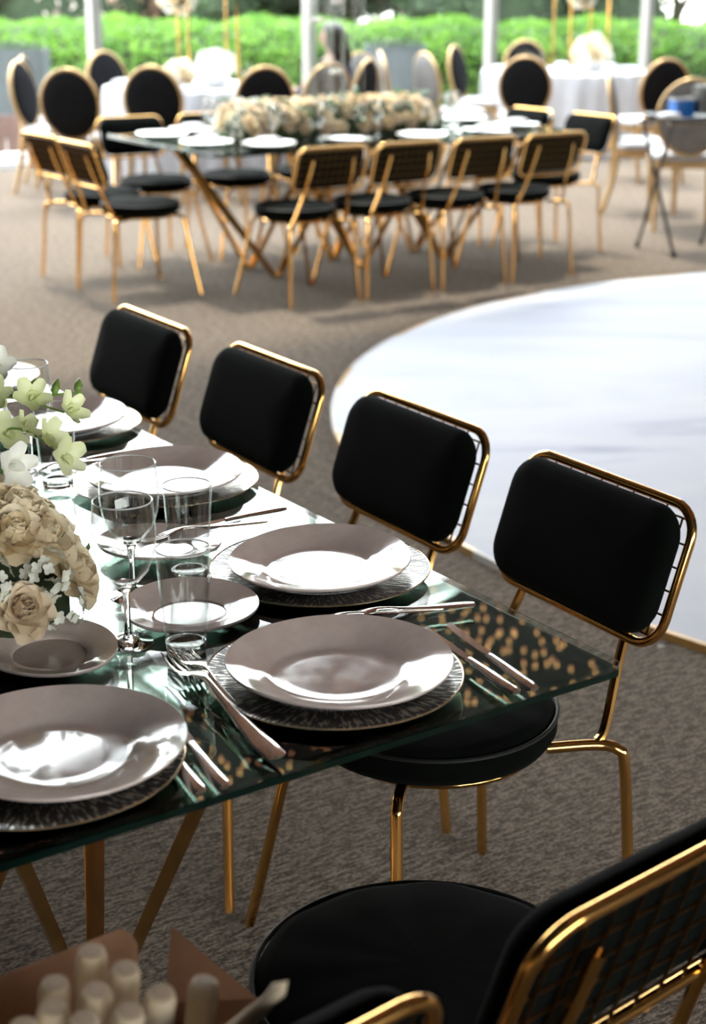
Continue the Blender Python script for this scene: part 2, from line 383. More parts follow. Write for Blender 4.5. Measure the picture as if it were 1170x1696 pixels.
# ------------------------------------------------------------------ dance floor
DC = Vector((3.13, 5.95, 0)); DR = 3.21
dance = thing('dance_floor', 'large round white marbled dance floor panel on the carpet', 'dance floor', DC)
b = MB(); b.lathe([(0, .001), (DR, .001), (DR, .022), (0, .022)], 160); b.build('top_panel', DANCE, dance)
seg = []
for gi, mt in enumerate((EDGEW, EDGEG)):
    da = 2 * pi / 60
    b = MB(); L0 = []
    for k in range(5):
        a = da * k / 4
        L0.append([((DR + r_) * cos(a), (DR + r_) * sin(a), z) for (r_, z) in ((.001, .0005), (.006, .0005), (.006, .0235), (-.012, .0235), (-.012, .022), (.001, .022))])
    b.loft(L0); o = b.build('edge_strip', mt, dance); seg.append(o)
for k in range(60):
    gsel = 1 if k % 3 == 1 else 0
    if k == 0: continue
    if k == 1: seg[1].rotation_euler = (0, 0, 2 * pi / 60); continue
    o = seg[gsel].copy(); C.objects.link(o); o.rotation_euler = (0, 0, k * 2 * pi / 60)

# ------------------------------------------------------------------ ceiling fairy lights
b = MB(); rr = random.Random(3)
for i in range(5200):
    gx, gy = i % 80, i // 80
    u = -4.6 + gx * .108 + rr.uniform(-.035, .035) + (gy % 2) * .06; v = NC - .05 - gy * .125 + rr.uniform(-.05, .05)
    q = wall_pt(u, v); x, y = q.x, q.y; r_ = .012; z = roof_z(u) - .03 - rr.random() * .12
    b.add([(x + r_, y, z), (x, y + r_, z), (x - r_, y, z), (x, y - r_, z), (x, y, z + r_), (x, y, z - r_)], [(0, 1, 4), (1, 2, 4), (2, 3, 4), (3, 0, 4), (1, 0, 5), (2, 1, 5), (3, 2, 5), (0, 3, 5)])
tag(b.build('fairy_lights', BULB, flat=True), 'net of tiny warm fairy bulbs under the dark canopy, seen mirrored in the tabletop', 'fairy lights', kind='stuff')

# ================================================================== GOLD WIRE-BACK CHAIR
def make_chair():
    t = thing('dining_chair', 'x', 'chair')
    BP = lambda x, h, d=0.: (x, -.216 - .32 * h + .948 * d, .568 + .948 * h + .32 * d)
    # seat cushion: domed round pad with gathered side
    prof = [(0, .422), (.17, .420), (.196, .427), (.207, .445), (.207, .462), (.199, .478), (.18, .487), (.12, .492), (.0, .494)]
    b = MB(); b.lathe(prof, 48, (0, .07, 0)); rd = random.Random(5)
    for i, v in enumerate(b.v):
        a = atan2(v[1] - .07, v[0]); rr_ = sqrt(v[0] ** 2 + (v[1] - .07) ** 2)
        if v[2] > .47: b.v[i] = (v[0], v[1], v[2] + .0022 * sin(a * 5 + 1) * sin(rr_ * 60) + .0015 * sin(a * 11))
    seat = b.build('seat', VELVET, t, 80)
    b = MB(); b.tube([(.2065 * cos(2 * pi * k / 48), .07 + .2065 * sin(2 * pi * k / 48), .474) for k in range(48)], .0035, 6, True); b.build('piping', PIPE, seat)
    # seat ring below
    b = MB(); b.tube([(.165 * cos(2 * pi * k / 32), .06 + .165 * sin(2 * pi * k / 32), .412) for k in range(32)], .009, 8, True); b.build('seat_ring', GOLD, t)
    for s in (-1, 1):
        b = MB(); b.tube(bez([(s * .13, -.07, .410), (s * .165, -.145, .411), (s * .187, -.172, .405), (s * .195, -.182, .375), (s * .203, -.196, .19), (s * .212, -.21, .004)], 6), .0095, 10); b.build('leg', GOLD, t)
        b = MB(); b.tube(bez([(s * .10, .19, .410), (s * .135, .222, .410), (s * .150, .235, .398), (s * .158, .241, .37), (s * .195, .262, .19), (s * .235, .285, .004)], 6), .0095, 10); b.build('leg', GOLD, t)
        for (x_, y_) in ((s * .212, -.21), (s * .235, .285)):
            pass
        b = MB(); b.tube(bez([(s * .163, -.150, .415), (s * .158, -.170, .44), BP(s * .135, -.01, -.004), BP(s * .128, .10, -.012), BP(s * .12, .185, -.010)], 6), .0085, 8); b.build('back_support', GOLD, t)
    # frame
    h0 = .25; path = rrect(.4205, .234, .052, 7)
    b = MB(); b.tube([BP(x, y + h0 / 2) for x, y in path], .0082, 10, True); b.build('back_frame', GOLD, t)
    # wire grid
    b = MB()
    for k in range(10):
        x = -.18 + .04 * k; e = .006 if abs(x) < .165 else .022
        b.tube([BP(x, .012 + e - .006), BP(x, h0 - .012 - e + .006)], .0019, 5)
    for k in range(6):
        h = .027 + .0392 * k; e = .21 if .05 < h < .2 else .198
        b.tube([BP(-e, h, .003), BP(e, h, .003)], .0019, 5)
    b.build('wire_grid', GOLDDARK, t)
    # bulky pad in front of the grid
    loops = []
    for (ins, d) in ((.022, .005), (.006, .008), (0, .016), (-.001, .025), (.003, .034), (.012, .042), (.03, .048), (.07, .051), (.10, .052)):
        w_, hh = .407 - 2 * ins, .216 - 2 * ins; r_ = max(.056 - ins, .005) if hh > .02 else .003
        hh = max(hh, .02); loops.append([BP(x, y + h0 / 2 + .0015, d) for x, y in rrect(w_, hh, min(r_, hh / 2 - .001), 6)])
    b = MB(); b.loft(loops); b.build('backrest_pad', VELVET, t, 80)
    return t
chair = Proto(make_chair())
FO = Vector((.353, 1.9126, 0)); FA = radians(124.495)
def FG(s, t_, z=0.): return Vector((FO.x + s * cos(FA) - t_ * sin(FA), FO.y + s * sin(FA) + t_ * cos(FA), z))
BO = Vector((-.706, 8.131, 0)); BA = radians(32.5)
def BG(s, t_, z=0.): return Vector((BO.x + s * cos(BA) - t_ * sin(BA), BO.y + s * sin(BA) + t_ * cos(BA), z))
gl = 'black and gold chairs along the foreground table'
for (s, t_, lab) in ((.502, .142, 'black velvet chair with gold wire back beside the near corner of the foreground glass table'),
                     (1.0255, .148, 'second black velvet gold-framed chair along the long side, counted from the near table corner'),
                     (1.562, .140, 'third black velvet gold-framed chair along the long side, counted from the near table corner'),
                     (2.101, .122, 'farthest black velvet gold-framed chair on the long side of the foreground table')):
    chair(lab, FG(s, -t_), FA - radians(2), gl)
chair('black chair at bottom right showing the woven gold wire back and dark round seat', (.1335, 1.5657, 0), radians(40.6), gl)
chair('black chair at the bottom edge with only the gold corner of its back in view', (-.2716, 1.2261, 0), radians(40.6), gl)
gb = 'black and gold chairs around the background glass table'
for i, (s, y) in enumerate(((.44, 3), (.91, 1), (1.39, 1), (1.86, 1))):
    chair(['leftmost', 'second from left', 'third from left', 'rightmost'][i] + ' wire-back chair turned away from the camera, near side of background table', BG(s, -.13), BA + radians(y), gb)
for i, (s, t_, a) in enumerate(((-.25, .475, -88), (-.24, .985, -86))):
    chair(['black gold-framed chair at the left end of the background table, nearer the camera', 'black gold-framed chair at the left end of the background table, behind its neighbour'][i], BG(s, t_), BA + radians(a), gb)
for i, s in enumerate((.33, .86, 1.38, 1.88)):
    chair(['leftmost chair facing the camera across the background glass table', 'second chair from left facing the camera across the background glass table', 'third chair across the background table, hidden behind the flower mound', 'rightmost chair across the background table, behind the end of the flower mound'][i], BG(s, 1.41), BA + radians(180), gb)
for i, (s, t_) in enumerate(((2.55, .42), (2.52, .98))):
    chair(['nearer of the two black chairs at the right end of the background table', 'farther of the two black chairs at the right end of the background table'][i], BG(s, t_), BA + radians(91), gb)

# ================================================================== GLASS TABLES
TL, TW, TZ = 2.43, 1.28, .75
def make_table():
    t = thing('glass_dining_table', 'x', 'table')
    def slab(z0, z1, ins, bev=.0):
        b = MB(); P = lambda i, z: [(x + TL / 2, y + TW / 2, z) for x, y in rrect(TL - 2 * i, TW - 2 * i, .012, 3)]
        b.loft([P(ins, z0), P(ins, z1 - bev), P(ins + bev, z1)] if bev else [P(ins, z0), P(ins, z1)]); return b
    slab(TZ - .010, TZ, 0, .003).build('glass_top', SLAB, t, 30)
    slab(TZ - .020, TZ - .0112, .0, .0).build('green_edge', DARKG, t, 30)
    b = MB(); b.add([(.004, .004, TZ - .0108), (TL - .004, .004, TZ - .0108), (TL - .004, TW - .004, TZ - .0108), (.004, TW - .004, TZ - .0108)] +
                    [(.004, .004, TZ - .0112), (TL - .004, .004, TZ - .0112), (TL - .004, TW - .004, TZ - .0112), (.004, TW - .004, TZ - .0112)],
                    [(0, 1, 2, 3), (7, 6, 5, 4), (0, 4, 5, 1), (1, 5, 6, 2), (2, 6, 7, 3), (3, 7, 4, 0)])
    b.build('mirror_panel', MIRROR, t, flat=True)
    zt = TZ - .031
    fr = MB()
    for (a, c_) in (((.1, .2), (TL - .1, .2)), ((.1, TW - .2), (TL - .1, TW - .2)), ((.12, .2), (.12, TW - .2)), ((TL - .12, .2), (TL - .12, TW - .2))):
        fr.tube([(a[0], a[1], zt), (c_[0], c_[1], zt)], .011, 4)
    fr.build('under_frame', GOLDB, t, 30)
    def bar(a, c_):
        v = Vector((c_[0] - a[0], c_[1] - a[1], 0)).normalized() * .012
        b = MB(); b.tube([(a[0] + v.x, a[1] + v.y, .006), (c_[0], c_[1], zt + .004)], .0148, 4, asp=.8); b.build('leg', GOLDB, t, 30)
    for s0, sa, sb in ((.64, .18, 1.0), (1.20, .86, 1.54), (1.78, 1.42, 2.26)):
        tops = {.485: ((sa, .80), (sa - .06 if sa < .5 else sa, .70), (sa - .08 if sa < .5 else sa, .55), (sb, .30), (sb, .62)), .80: ((sa, .745 if sa < .5 else .5), (sa + .1, 1.0), (sb, 1.0), (sb, .66))}
        for t0, L_ in tops.items():
            for c_ in L_: bar((s0, t0), c_)
            b = MB(); b.tube([(s0, t0, 0.0), (s0, t0, .03)], .022, 8); b.build('foot', GOLDB, t, 30)
    return t
table = Proto(make_table())
table('foreground mirrored glass dining table with green edge and gold hairpin legs', FO, FA)
table('background glass dining table set with white plates and a long flower mound', BO, BA)

# ================================================================== TABLEWARE
def egg(a, R, e=.055, a0=0.): return R * (1 + e * cos(a - a0) + .035 * cos(2 * (a - a0) + .6) + .012 * cos(3 * a))
def make_plate(name, R, flat, rise, a0=0., e=.055, mat=PLATE, n=72):
    prof = [(0, .0030), (.42, .0030), (.55, .0030), (flat, .0042), (flat + .035, .0075), (flat + .12, rise * .45), (flat + .24, rise * .78), (.975, rise), (.993, rise + .0008), (1.0, rise - .0012), (.985, rise - .0045), (flat + .2, rise * .62 - .004), (flat + .06, .0015), (flat - .03, 0), (0, 0)]
    loops = []
    for (u, z) in prof:
        if u == 0: u = .001
        loops.append([(egg(2 * pi * k / n, R, e * min(1, u * 1.1), a0) * u * cos(2 * pi * k / n), egg(2 * pi * k / n, R, e * min(1, u * 1.1), a0) * u * sin(2 * pi * k / n), z + (.004 * cos(2 * pi * k / n - a0 - 1.2) * max(0, (u - flat)) / (1 - flat) if u > flat else 0)) for k in range(n)])
    b = MB(); b.loft(loops); o = b.build(name, mat, None, 60); return tag(o, 'x', 'plate')
def make_charger():
    b = MB(); b.lathe([(0, .0025), (.09, .0025), (.1, .004), (.112, .0065), (.160, .0105), (.1635, .0105)], 96)
    b.lathe([(.1635, .0105), (.160, .0080), (.110, .0015), (.09, 0), (0, 0)], 96)
    o = b.build('charger_plate', CHARG, None, 60); tag(o, 'x', 'charger')
    b = MB(); b.tube([(.1635 * cos(2 * pi * k / 96), .1635 * sin(2 * pi * k / 96), .0103) for k in range(96)], .0013, 6, True); b.build('rim', RIMG, o)
    return o
ZT = TZ + .0006
charger = Proto(make_charger()); dinner = Proto(make_plate('dinner_plate', .140, .60, .024, radians(-35), .06)); side = Proto(make_plate('side_plate', .094, .52, .017, 1.0, .03))
seats = [(.164, .344, 52, 'near corner setting of the foreground table', 0, 0), (.158, .748, 40, 'left setting at the near end of the foreground table', 0, -.018),
         (.494, .148, -38, 'first long-side setting, beside the nearest upright chair', .004, 0), (1.015, .132, -30, 'second long-side setting, behind the stemmed glasses', 0, 0),
         (1.466, .130, -30, 'third long-side setting, behind the orchids', 0, 0), (1.93, .142, -60, 'far left-edge setting of the foreground table', 0, 0)]
for (s, t_, a, lab, ds, dt) in seats:
    charger('etched black and silver charger, ' + lab, FG(s, t_, ZT), radians(random.uniform(0, 300)), 'etched chargers on the foreground table')
    if s < 1.9: dinner('blush-grey irregular dinner plate, ' + lab, FG(s + ds, t_ + dt, ZT + .0045), radians(a), 'grey dinner plates on the foreground table')
side('small grey side plate behind the straight tumbler, in front of the near corner plate', FG(.455, .392, ZT), 0, 'grey side plates on the foreground table')
side('small grey side plate at the foot of the cream flowers', FG(.428, .613, ZT), 1.2, 'grey side plates on the foreground table')
side('small grey side plate seen through the stemmed glasses', FG(.712, .300, ZT), 2.2, 'grey side plates on the foreground table')

def make_wine():
    t = thing('wine_glass', 'x', 'wine glass')
    b = MB(); b.lathe([(0, 0), (.030, 0), (.0335, .0012), (.033, .0025), (.018, .0045), (.007, .0085), (.0048, .018), (.0042, .045), (.0046, .070), (.0075, .080), (.014, .0855), (.0135, .0875), (.006, .0860), (0, .0855)], 48); b.build('stem_and_foot', GLASS, t, 60)
    out = [(.0142, .0858), (.018, .089), (.031, .104), (.0395, .127), (.0425, .150), (.0418, .172), (.0392, .1995)]
    inn = [(.0380, .1995), (.0406, .172), (.0413, .150), (.0383, .128), (.0299, .1053), (.0168, .0905), (.0137, .0878)]
    b = MB(); b.lathe(out + inn + out[:1], 48); b.build('bowl', THIN, t, 60)
    b = MB(); b.tube([(.0386 * cos(2 * pi * k / 48), .0386 * sin(2 * pi * k / 48), .2004) for k in range(48)], .0011, 6, True); b.build('rim', GLASSR, t)
    return t
def make_tumbler():
    t = thing('tumbler_glass', 'x', 'glass')
    b = MB(); b.lathe([(0, 0), (.0235, 0), (.0255, .0015), (.0262, .006), (.0268, .0150), (.0250, .0158), (.020, .0135), (0, .0125)], 48); b.build('base', GLASS, t, 60)
    out = [(.0268, .0156), (.0285, .035), (.0325, .085), (.0362, .1440)]; inn = [(.0348, .1440), (.0311, .086), (.0270, .036), (.0253, .0160)]
    b = MB(); b.lathe(out + inn + out[:1], 48); b.build('body', THIN, t, 60)
    b = MB(); b.tube([(.0355 * cos(2 * pi * k / 48), .0355 * sin(2 * pi * k / 48), .1450) for k in range(48)], .0011, 6, True); b.build('rim', GLASSR, t)
    return t
wine = Proto(make_wine()); tumbler = Proto(make_tumbler())
gw = 'stemmed glasses on the foreground table'; gt = 'tumblers on the foreground table'
wine('nearest empty stemmed wine glass, standing beside the cream flowers', FG(.413, .507, ZT), 0, gw)
wine('empty stemmed wine glass just behind the nearest one', FG(.560, .425, ZT), 0, gw)
wine('empty stemmed glass half hidden behind the orchids, upper left', FG(1.20, .30, ZT), 0, gw)
tumbler('nearest clear straight tumbler, in front of the small side plate', FG(.345, .457, ZT), 0, gt)
tumbler('clear tumbler behind the nearest one, against the second grey plate', FG(.580, .322, ZT), 0, gt)
tumbler('clear tumbler rising behind the lime orchids', FG(1.10, .295, ZT), 0, gt)

# ---- cutlery
def blade_strip(b, pts, n=10):
    """pts: (x, z, half width, half thickness) -> elliptical sweep along x"""
    loops = []
    for (x, z, w_, h) in pts: loops.append([(x, w_ * cos(2 * pi * k / n), z + h * sin(2 * pi * k / n)) for k in range(n)])
    b.loft(loops); return b
def make_fork():
    t = thing('fork', 'x', 'fork')
    b = MB(); blade_strip(b, [(-.205, .003, .006, .0012), (-.200, .003, .0098, .0016), (-.18, .004, .0105, .0018), (-.14, .006, .0075, .0018), (-.10, .0095, .0042, .0020), (-.075, .013, .0032, .0022), (-.06, .0145, .0036, .0020), (-.048, .0135, .0085, .0016), (-.038, .011, .0118, .0014), (-.028, .0085, .0120, .0013)])
    b.build('handle', SILVER, t, 60)
    for k in range(4):
        y = -.0094 + .00627 * k
        b = MB(); loops = [[(x, y * f + w_ * cos(2 * pi * j / 6), z + .0011 * sin(2 * pi * j / 6)) for j in range(6)] for (x, z, w_, f) in ((-.031, .009, .0021, 1), (-.02, .0062, .0018, .98), (0, .0045, .0016, .96), (.012, .006, .0014, .94), (.020, .0085, .0006, .93))]
        b.loft(loops); b.build('tine', SILVER, t, 60)
    return t
def make_knife():
    t = thing('table_knife', 'x', 'knife')
    b = MB(); blade_strip(b, [(-.105, .004, .006, .0025), (-.10, .004, .0095, .0034), (-.08, .0042, .0098, .0038), (-.03, .0045, .0070, .0036), (0, .0045, .0055, .0032), (.01, .0042, .0060, .0028)]); b.build('handle', SILVER, t, 60)
    b = MB(); P = [(.008, .0052), (.03, .0085), (.08, .0100), (.115, .0092), (.128, .004)]
    loops = [[(x, -.0055, .003), (x, w_ - .004, .0035), (x, w_ - .0035, .0042), (x, -.0055, .0055)] for x, w_ in P]
    b.loft(loops); b.build('blade', SILVER, t, 30); return t
fork = Proto(make_fork()); knife = Proto(make_knife())
def along(p, q): return atan2(q[1] - p[1], q[0] - p[0])
def put(proto, lab, p_head, p_tail, grp, dz=0, off=0., sc=1.):
    """head point and handle-end point on the table; origin sits .02 behind a fork head or mid knife"""
    a = atan2(p_head[1] - p_tail[1], p_head[0] - p_tail[0])
    o = proto(lab, (0, 0, 0), a, grp, sc); o.location = Vector((p_tail[0], p_tail[1], ZT + dz)) + Vector((cos(a), sin(a), 0)) * off * sc
    return o
gf = 'forks on the foreground table'; gk = 'knives on the foreground table'
put(fork, 'dark silver fork lying left of the near corner plate, tines toward the glasses', (-.239, 1.915), (-.085, 1.630), gf, 0, .205, 1.42)
put(fork, 'second fork lying half under the near corner charger', (-.222, 1.925), (-.112, 1.685), gf, 0, .205, 1.25)
put(knife, 'outer silver knife right of the near corner plate, closer to the table edge', (.133, 2.02), (.226, 1.815), gk, 0, .105)
put(knife, 'inner silver knife right of the near corner plate, against the charger', (.098, 2.01), (.203, 1.805), gk, 0, .105)
put(knife, 'outer silver knife beside the bottom left plate', (-.225, 1.755), (-.140, 1.560), gk, 0, .105)
put(knife, 'inner silver knife beside the bottom left plate', (-.252, 1.745), (-.165, 1.548), gk, 0, .105)
put(fork, 'fork with its handle end nearest the long table edge, between the two near plates', (-.04, 2.03), (.172, 2.105), gf, 0, .205)
put(fork, 'fork tucked beside the first long-side charger, handle toward the table edge', (-.07, 2.015), (.128, 2.09), gf, 0, .205)
put(knife, 'knife lying between the first and second long-side chargers', (-.305, 2.40), (-.112, 2.528), gk, 0, .105)
put(fork, 'fork lying between the first and second long-side chargers, near the edge', (-.33, 2.36), (-.14, 2.465), gf, 0, .205)
put(knife, 'knife lying between the second and third long-side chargers', (-.58, 2.74), (-.395, 2.875), gk, 0, .105)
put(fork, 'fork lying between the second and third long-side chargers', (-.60, 2.70), (-.42, 2.83), gf, 0, .205)
put(knife, 'knife lying between the third and far left-edge chargers', (-.87, 3.10), (-.68, 3.235), gk, 0, .105)

# ================================================================== FLOWERS
def petal(b, M4, L, Wd, cup, curl, nx=4, ny=5):
    V = []; F = []
    for j in range(ny):
        v = j / (ny - 1)
        wv = Wd * (sin(pi * min(1, .14 + .66 * v)) ** .75)
        for i in range(nx + 1):
            u = i / nx * 2 - 1
            x = u * wv * .5; y = L * v; z = cup * (u * u) * .5 * Wd + curl * v * v * L + (.04 * Wd * sin(u * 4 + v * 3))
            V.append(M4 @ Vector((x, y - .12 * L * u * u * v, z)))
    for j in range(ny - 1):
        for i in range(nx):
            a = j * (nx + 1) + i; F.append((a, a + 1, a + nx + 2, a + nx + 1))
    b.add(V, F)
def rose_mb(seed=1, R=.04, lite=False):
    rd = random.Random(seed); b = MB()
    rings = [(3, .10, 84, .55), (5, .20, 76, .62), (6, .34, 64, .70), (7, .48, 50, .80), (8, .62, 32, .88)] if not lite else [(3, .12, 80, .6), (5, .3, 62, .75), (6, .5, 36, .85)]
    for (n, rr_, tilt, L) in rings:
        a0 = rd.random() * 6
        for k in range(n):
            a = a0 + 2 * pi * k / n + rd.uniform(-.15, .15); tl = radians(tilt + rd.uniform(-7, 7))
            M4 = Matrix.Rotation(a, 4, 'Z') @ Matrix.Translation((0, R * rr_ * .55, -R * rr_ * .55)) @ Matrix.Rotation(tl, 4, 'X')
            petal(b, M4, R * L * rd.uniform(.92, 1.08), R * (.62 + rr_ * .85), .55, -.22 if tilt < 60 else .12)
    b.lathe([(0, -R * .55), (R * .3, -R * .45), (R * .28, -R * .1), (0, R * .12)], 8)
    return b
RM = [rose_mb(k, .034).build('rose', ROSE if k % 3 else ROSEB, sharp=120) for k in (1, 2, 3)]
RMl = [rose_mb(k, .037, True).build('rose', ROSE if k % 2 else ROSEB) for k in (11, 12)]
def floret_mb(seed, R=.035):
    rd = random.Random(seed); b = MB()
    for i in range(26):
        th = rd.uniform(0, 2 * pi); ph = math.acos(rd.uniform(0, 1)); d = Vector((sin(ph) * cos(th), sin(ph) * sin(th), cos(ph)))
        q = d.to_track_quat('Z', 'Y').to_matrix().to_4x4(); M0 = Matrix.Translation(d * R * rd.uniform(.8, 1)) @ q
        for k in range(4):
            petal(b, M0 @ Matrix.Rotation(k * pi / 2 + .3, 4, 'Z') @ Matrix.Rotation(.3, 4, 'X'), R * .24, R * .22, .3, 0, 2, 3)
    return b
FM = floret_mb(4).build('hydrangea_head', ORCHW)
def leaf_mb(L, Wd, rd=None):
    b = MB(); petal(b, Matrix.Identity(4), L, Wd, -.35, -.35, 4, 6); return b
LF = leaf_mb(.07, .03).build('leaf', LEAFD)
def orchid_mb():
    b = MB()
    for k in range(5):
        petal(b, Matrix.Rotation(k * 2 * pi / 5, 4, 'Z') @ Matrix.Rotation(radians(16), 4, 'X'), .027, .016 if k % 2 else .020, .25, .25)
    petal(b, Matrix.Rotation(pi, 4, 'Z') @ Matrix.Rotation(radians(60), 4, 'X'), .015, .012, .9, -.3)
    b.lathe([(0, -.004), (.003, 0), (.002, .008), (0, .010)], 8); return b
OM = orchid_mb().build('orchid_bloom', ORCH, sharp=120); OMW = orchid_mb().build('orchid_bloom', ORCHW, sharp=120)
protos = {o: False for o in RM + RMl + [FM, LF, OM, OMW]}
def inst(o, parent, loc, direction=None, spin=0., sc=1.):
    if protos[o]: c = o.copy(); C.objects.link(c)
    else: c = o; protos[o] = True
    c.parent = parent
    q = (Vector(direction).to_track_quat('Z', 'Y') if direction else Vector((0, 0, 1)).to_track_quat('Z', 'Y')).to_matrix().to_4x4()
    c.matrix_local = Matrix.Translation(Vector(loc)) @ q @ Matrix.Rotation(spin, 4, 'Z') @ Matrix.Scale(sc, 4)
    return c
def mound(root, L, HW, HH, dens, rd, lite=False, z0=.0, sz=1.):
    """fills a half-ellipsoid sausage along x from 0..L with roses, florets and leaves"""
    pts = []; tries = 0
    while len(pts) < dens and tries < 9000:
        tries += 1
        s = rd.uniform(-.5, L + .5); a = rd.uniform(0.02, pi - .02)
        if s < 0 or s > L:
            e = -s if s < 0 else s - L
            if e > HW: continue
            k = sqrt(max(0, 1 - (e / HW) ** 2))
        else: k = 1
        p = Vector((s, HW * k * cos(a), z0 + HH * (.25 + .75 * k) * sin(a)))
        if min([(p - q[0]).length for q in pts] or [9]) < .041 * sz: continue
        nx_ = 0 if 0 <= s <= L else (s if s < 0 else s - L) / HW
        if p.z < .045 * sz: continue
        d = Vector((nx_ * 1.2, cos(a) * k, sin(a) * .9 + .1)).normalized(); pts.append((p, d))
    for i, (p, d) in enumerate(pts):
        r_ = rd.random(); src = (RMl if lite else RM)
        if r_ < .72: inst(src[i % len(src)], root, p - d * .012, d, rd.random() * 6, sz * rd.uniform(.85, 1.15))
        else: inst(FM, root, p - d * .02, d, rd.random() * 6, sz * rd.uniform(.8, 1.0))
    return pts
rd = random.Random(21)
cp = thing('floral_centrepiece', 'low mound of cream garden roses with lime orchids on the foreground table', 'flowers', FG(.60, .635, ZT), FA)
b = MB(); b.loft([[(x + .60, y, z) for x, y in rrect(1.42 * k, .24 * k, .11 * k, 6)] for z, k in ((.0, 1), (.06, 1.0), (.12, .93), (.16, .75), (.175, .4))]); b.build('moss_base', CORE, cp)
mound(cp, 1.25, .155, .195, 190, rd, sz=1.22)
for i in range(110):
    s = rd.uniform(-.1, 1.3); a = rd.uniform(.0, pi); k = 1 if 0 <= s <= 1.25 else .8
    p = Vector((s, .14 * k * cos(a), .02 + .165 * k * sin(a))); d = Vector((-.4 if s < 0.05 else rd.uniform(-.3, .3), cos(a), sin(a) * .6 + rd.uniform(-.2, .3))).normalized()
    inst(LF, cp, p, d.cross(Vector((rd.uniform(-1, 1), rd.uniform(-1, 1), 1))).normalized(), rd.random() * 6, rd.uniform(.6, 1.1))
# arching orchid sprays toward the plates
FR = Matrix.Rotation(-FA, 4, 'Z')
for si, (base, mid, tip, mt, n) in enumerate((((.25, -.04, .17), (.22, -.12, .25), (.14, -.20, .235), OM, 4), ((.15, -.03, .17), (.10, -.10, .235), (.03, -.15, .20), OM, 4), ((.35, 0, .18), (.33, -.09, .27), (.30, -.17, .27), OMW, 4), ((.05, .02, .17), (.0, .0, .24), (-.06, -.03, .23), OMW, 3))):
    P = bez([base, mid, tip], 8); b = MB(); b.tube(P, .0018, 6); st = b.build('stem', GREEN, cp)
    for k in range(n):
        p = P[6 + int(k * (len(P) - 7) / max(1, n - 1))]
        d = Vector((-.9 + rd.uniform(-.5, .5), -.1 + rd.uniform(-.6, .5), .55 + rd.uniform(-.3, .3))).normalized()
        inst(mt, cp, Vector(p) + d * .006 + Vector((rd.uniform(-.01, .01), rd.uniform(-.012, .012), rd.uniform(-.008, .008))), d, rd.random() * 6, rd.uniform(1.1, 1.35))
b = MB(); P = bez([(.30, -.16, .24), (.33, -.24, .215), (.36, -.33, .20)], 8); b.tube(P, .0022, 6); b.build('stem', GREEN, cp)
for k in range(3):
    b = MB(); b.lathe([(0, -.016), (.006, -.008), (.007, .002), (.003, .012), (0, .017)], 10); o = b.build('orchid_bud', GREEN, cp); o.location = P[7 + 4 * k] + Vector((0, 0, .012)); o.rotation_euler = (.5, .4 * k, 0)

# background flower mound
cb = thing('floral_centrepiece', 'long mound of cream and beige flowers on the background glass table', 'flowers', BG(.50, .62, ZT), BA)
b = MB(); b.loft([[(x + .55, y, z) for x, y in rrect(1.25 * k, .26 * k, .12 * k, 5)] for z, k in ((0, 1), (.06, 1), (.13, .9), (.17, .6))]); b.build('moss_base', CORE, cb)
mound(cb, 1.1, .16, .20, 150, random.Random(5), True, sz=1.15)
for i in range(60):
    s = rd.uniform(-.1, 1.2); a = rd.uniform(.2, pi - .2); p = Vector((s, .15 * cos(a), .02 + .19 * sin(a)))
    inst(LF, cb, p, (rd.uniform(-1, 1), rd.uniform(-1, 1), rd.uniform(.2, 1)), rd.random() * 6, rd.uniform(.7, 1.2))

# ================================================================== BACKGROUND TABLE SETTINGS
bw = make_plate('dinner_plate', .140, .60, .022, 0, .03, PORC, 40); bplate = Proto(bw)
gp = 'white plates on the background glass table'
names = ['in front of the leftmost near chair', 'in front of the second near chair', 'in front of the third near chair', 'in front of the rightmost near chair', 'at the left end, nearer the camera', 'at the left end, farther back', 'on the far side, leftmost', 'on the far side, second from left', 'on the far side, third from left', 'on the far side, rightmost', 'at the right end, nearer the camera', 'at the right end, farther back']
pos = [(.42, .18), (.91, .18), (1.39, .18), (1.86, .20), (.18, .42), (.18, .95), (.45, 1.09), (.90, 1.09), (1.38, 1.09), (1.86, 1.09), (2.24, .42), (2.24, .95)]
for nme, (s, t_) in zip(names, pos): bplate('white plate on the background glass table ' + nme, BG(s, t_, ZT), random.random() * 6, gp)
for lab, (s, t_) in {'in front of the left end of the flower mound': (.55, .36), 'before the flower mound, left of centre': (.85, .36), 'before the flower mound, right of centre': (1.22, .36),
                     'at the right end of the flower mound': (1.72, .42), 'behind the left plates, nearest the left edge': (.47, .90), 'behind the left plates, closest to the flowers': (.58, .88), 'right of the flower mound toward the right chairs': (1.92, .62)}.items():
    wine('stemmed glass on background table ' + lab, BG(s, t_, ZT), 0, 'stemmed glasses on the background table')
for lab, (s, t_) in {'left of the flower mound': (.30, .62), 'right of the flower mound': (1.80, .40), 'at the right end of the table': (2.02, .75)}.items():
    tumbler('clear tumbler on the background table ' + lab, BG(s, t_, ZT), 0, 'tumblers on the background table')
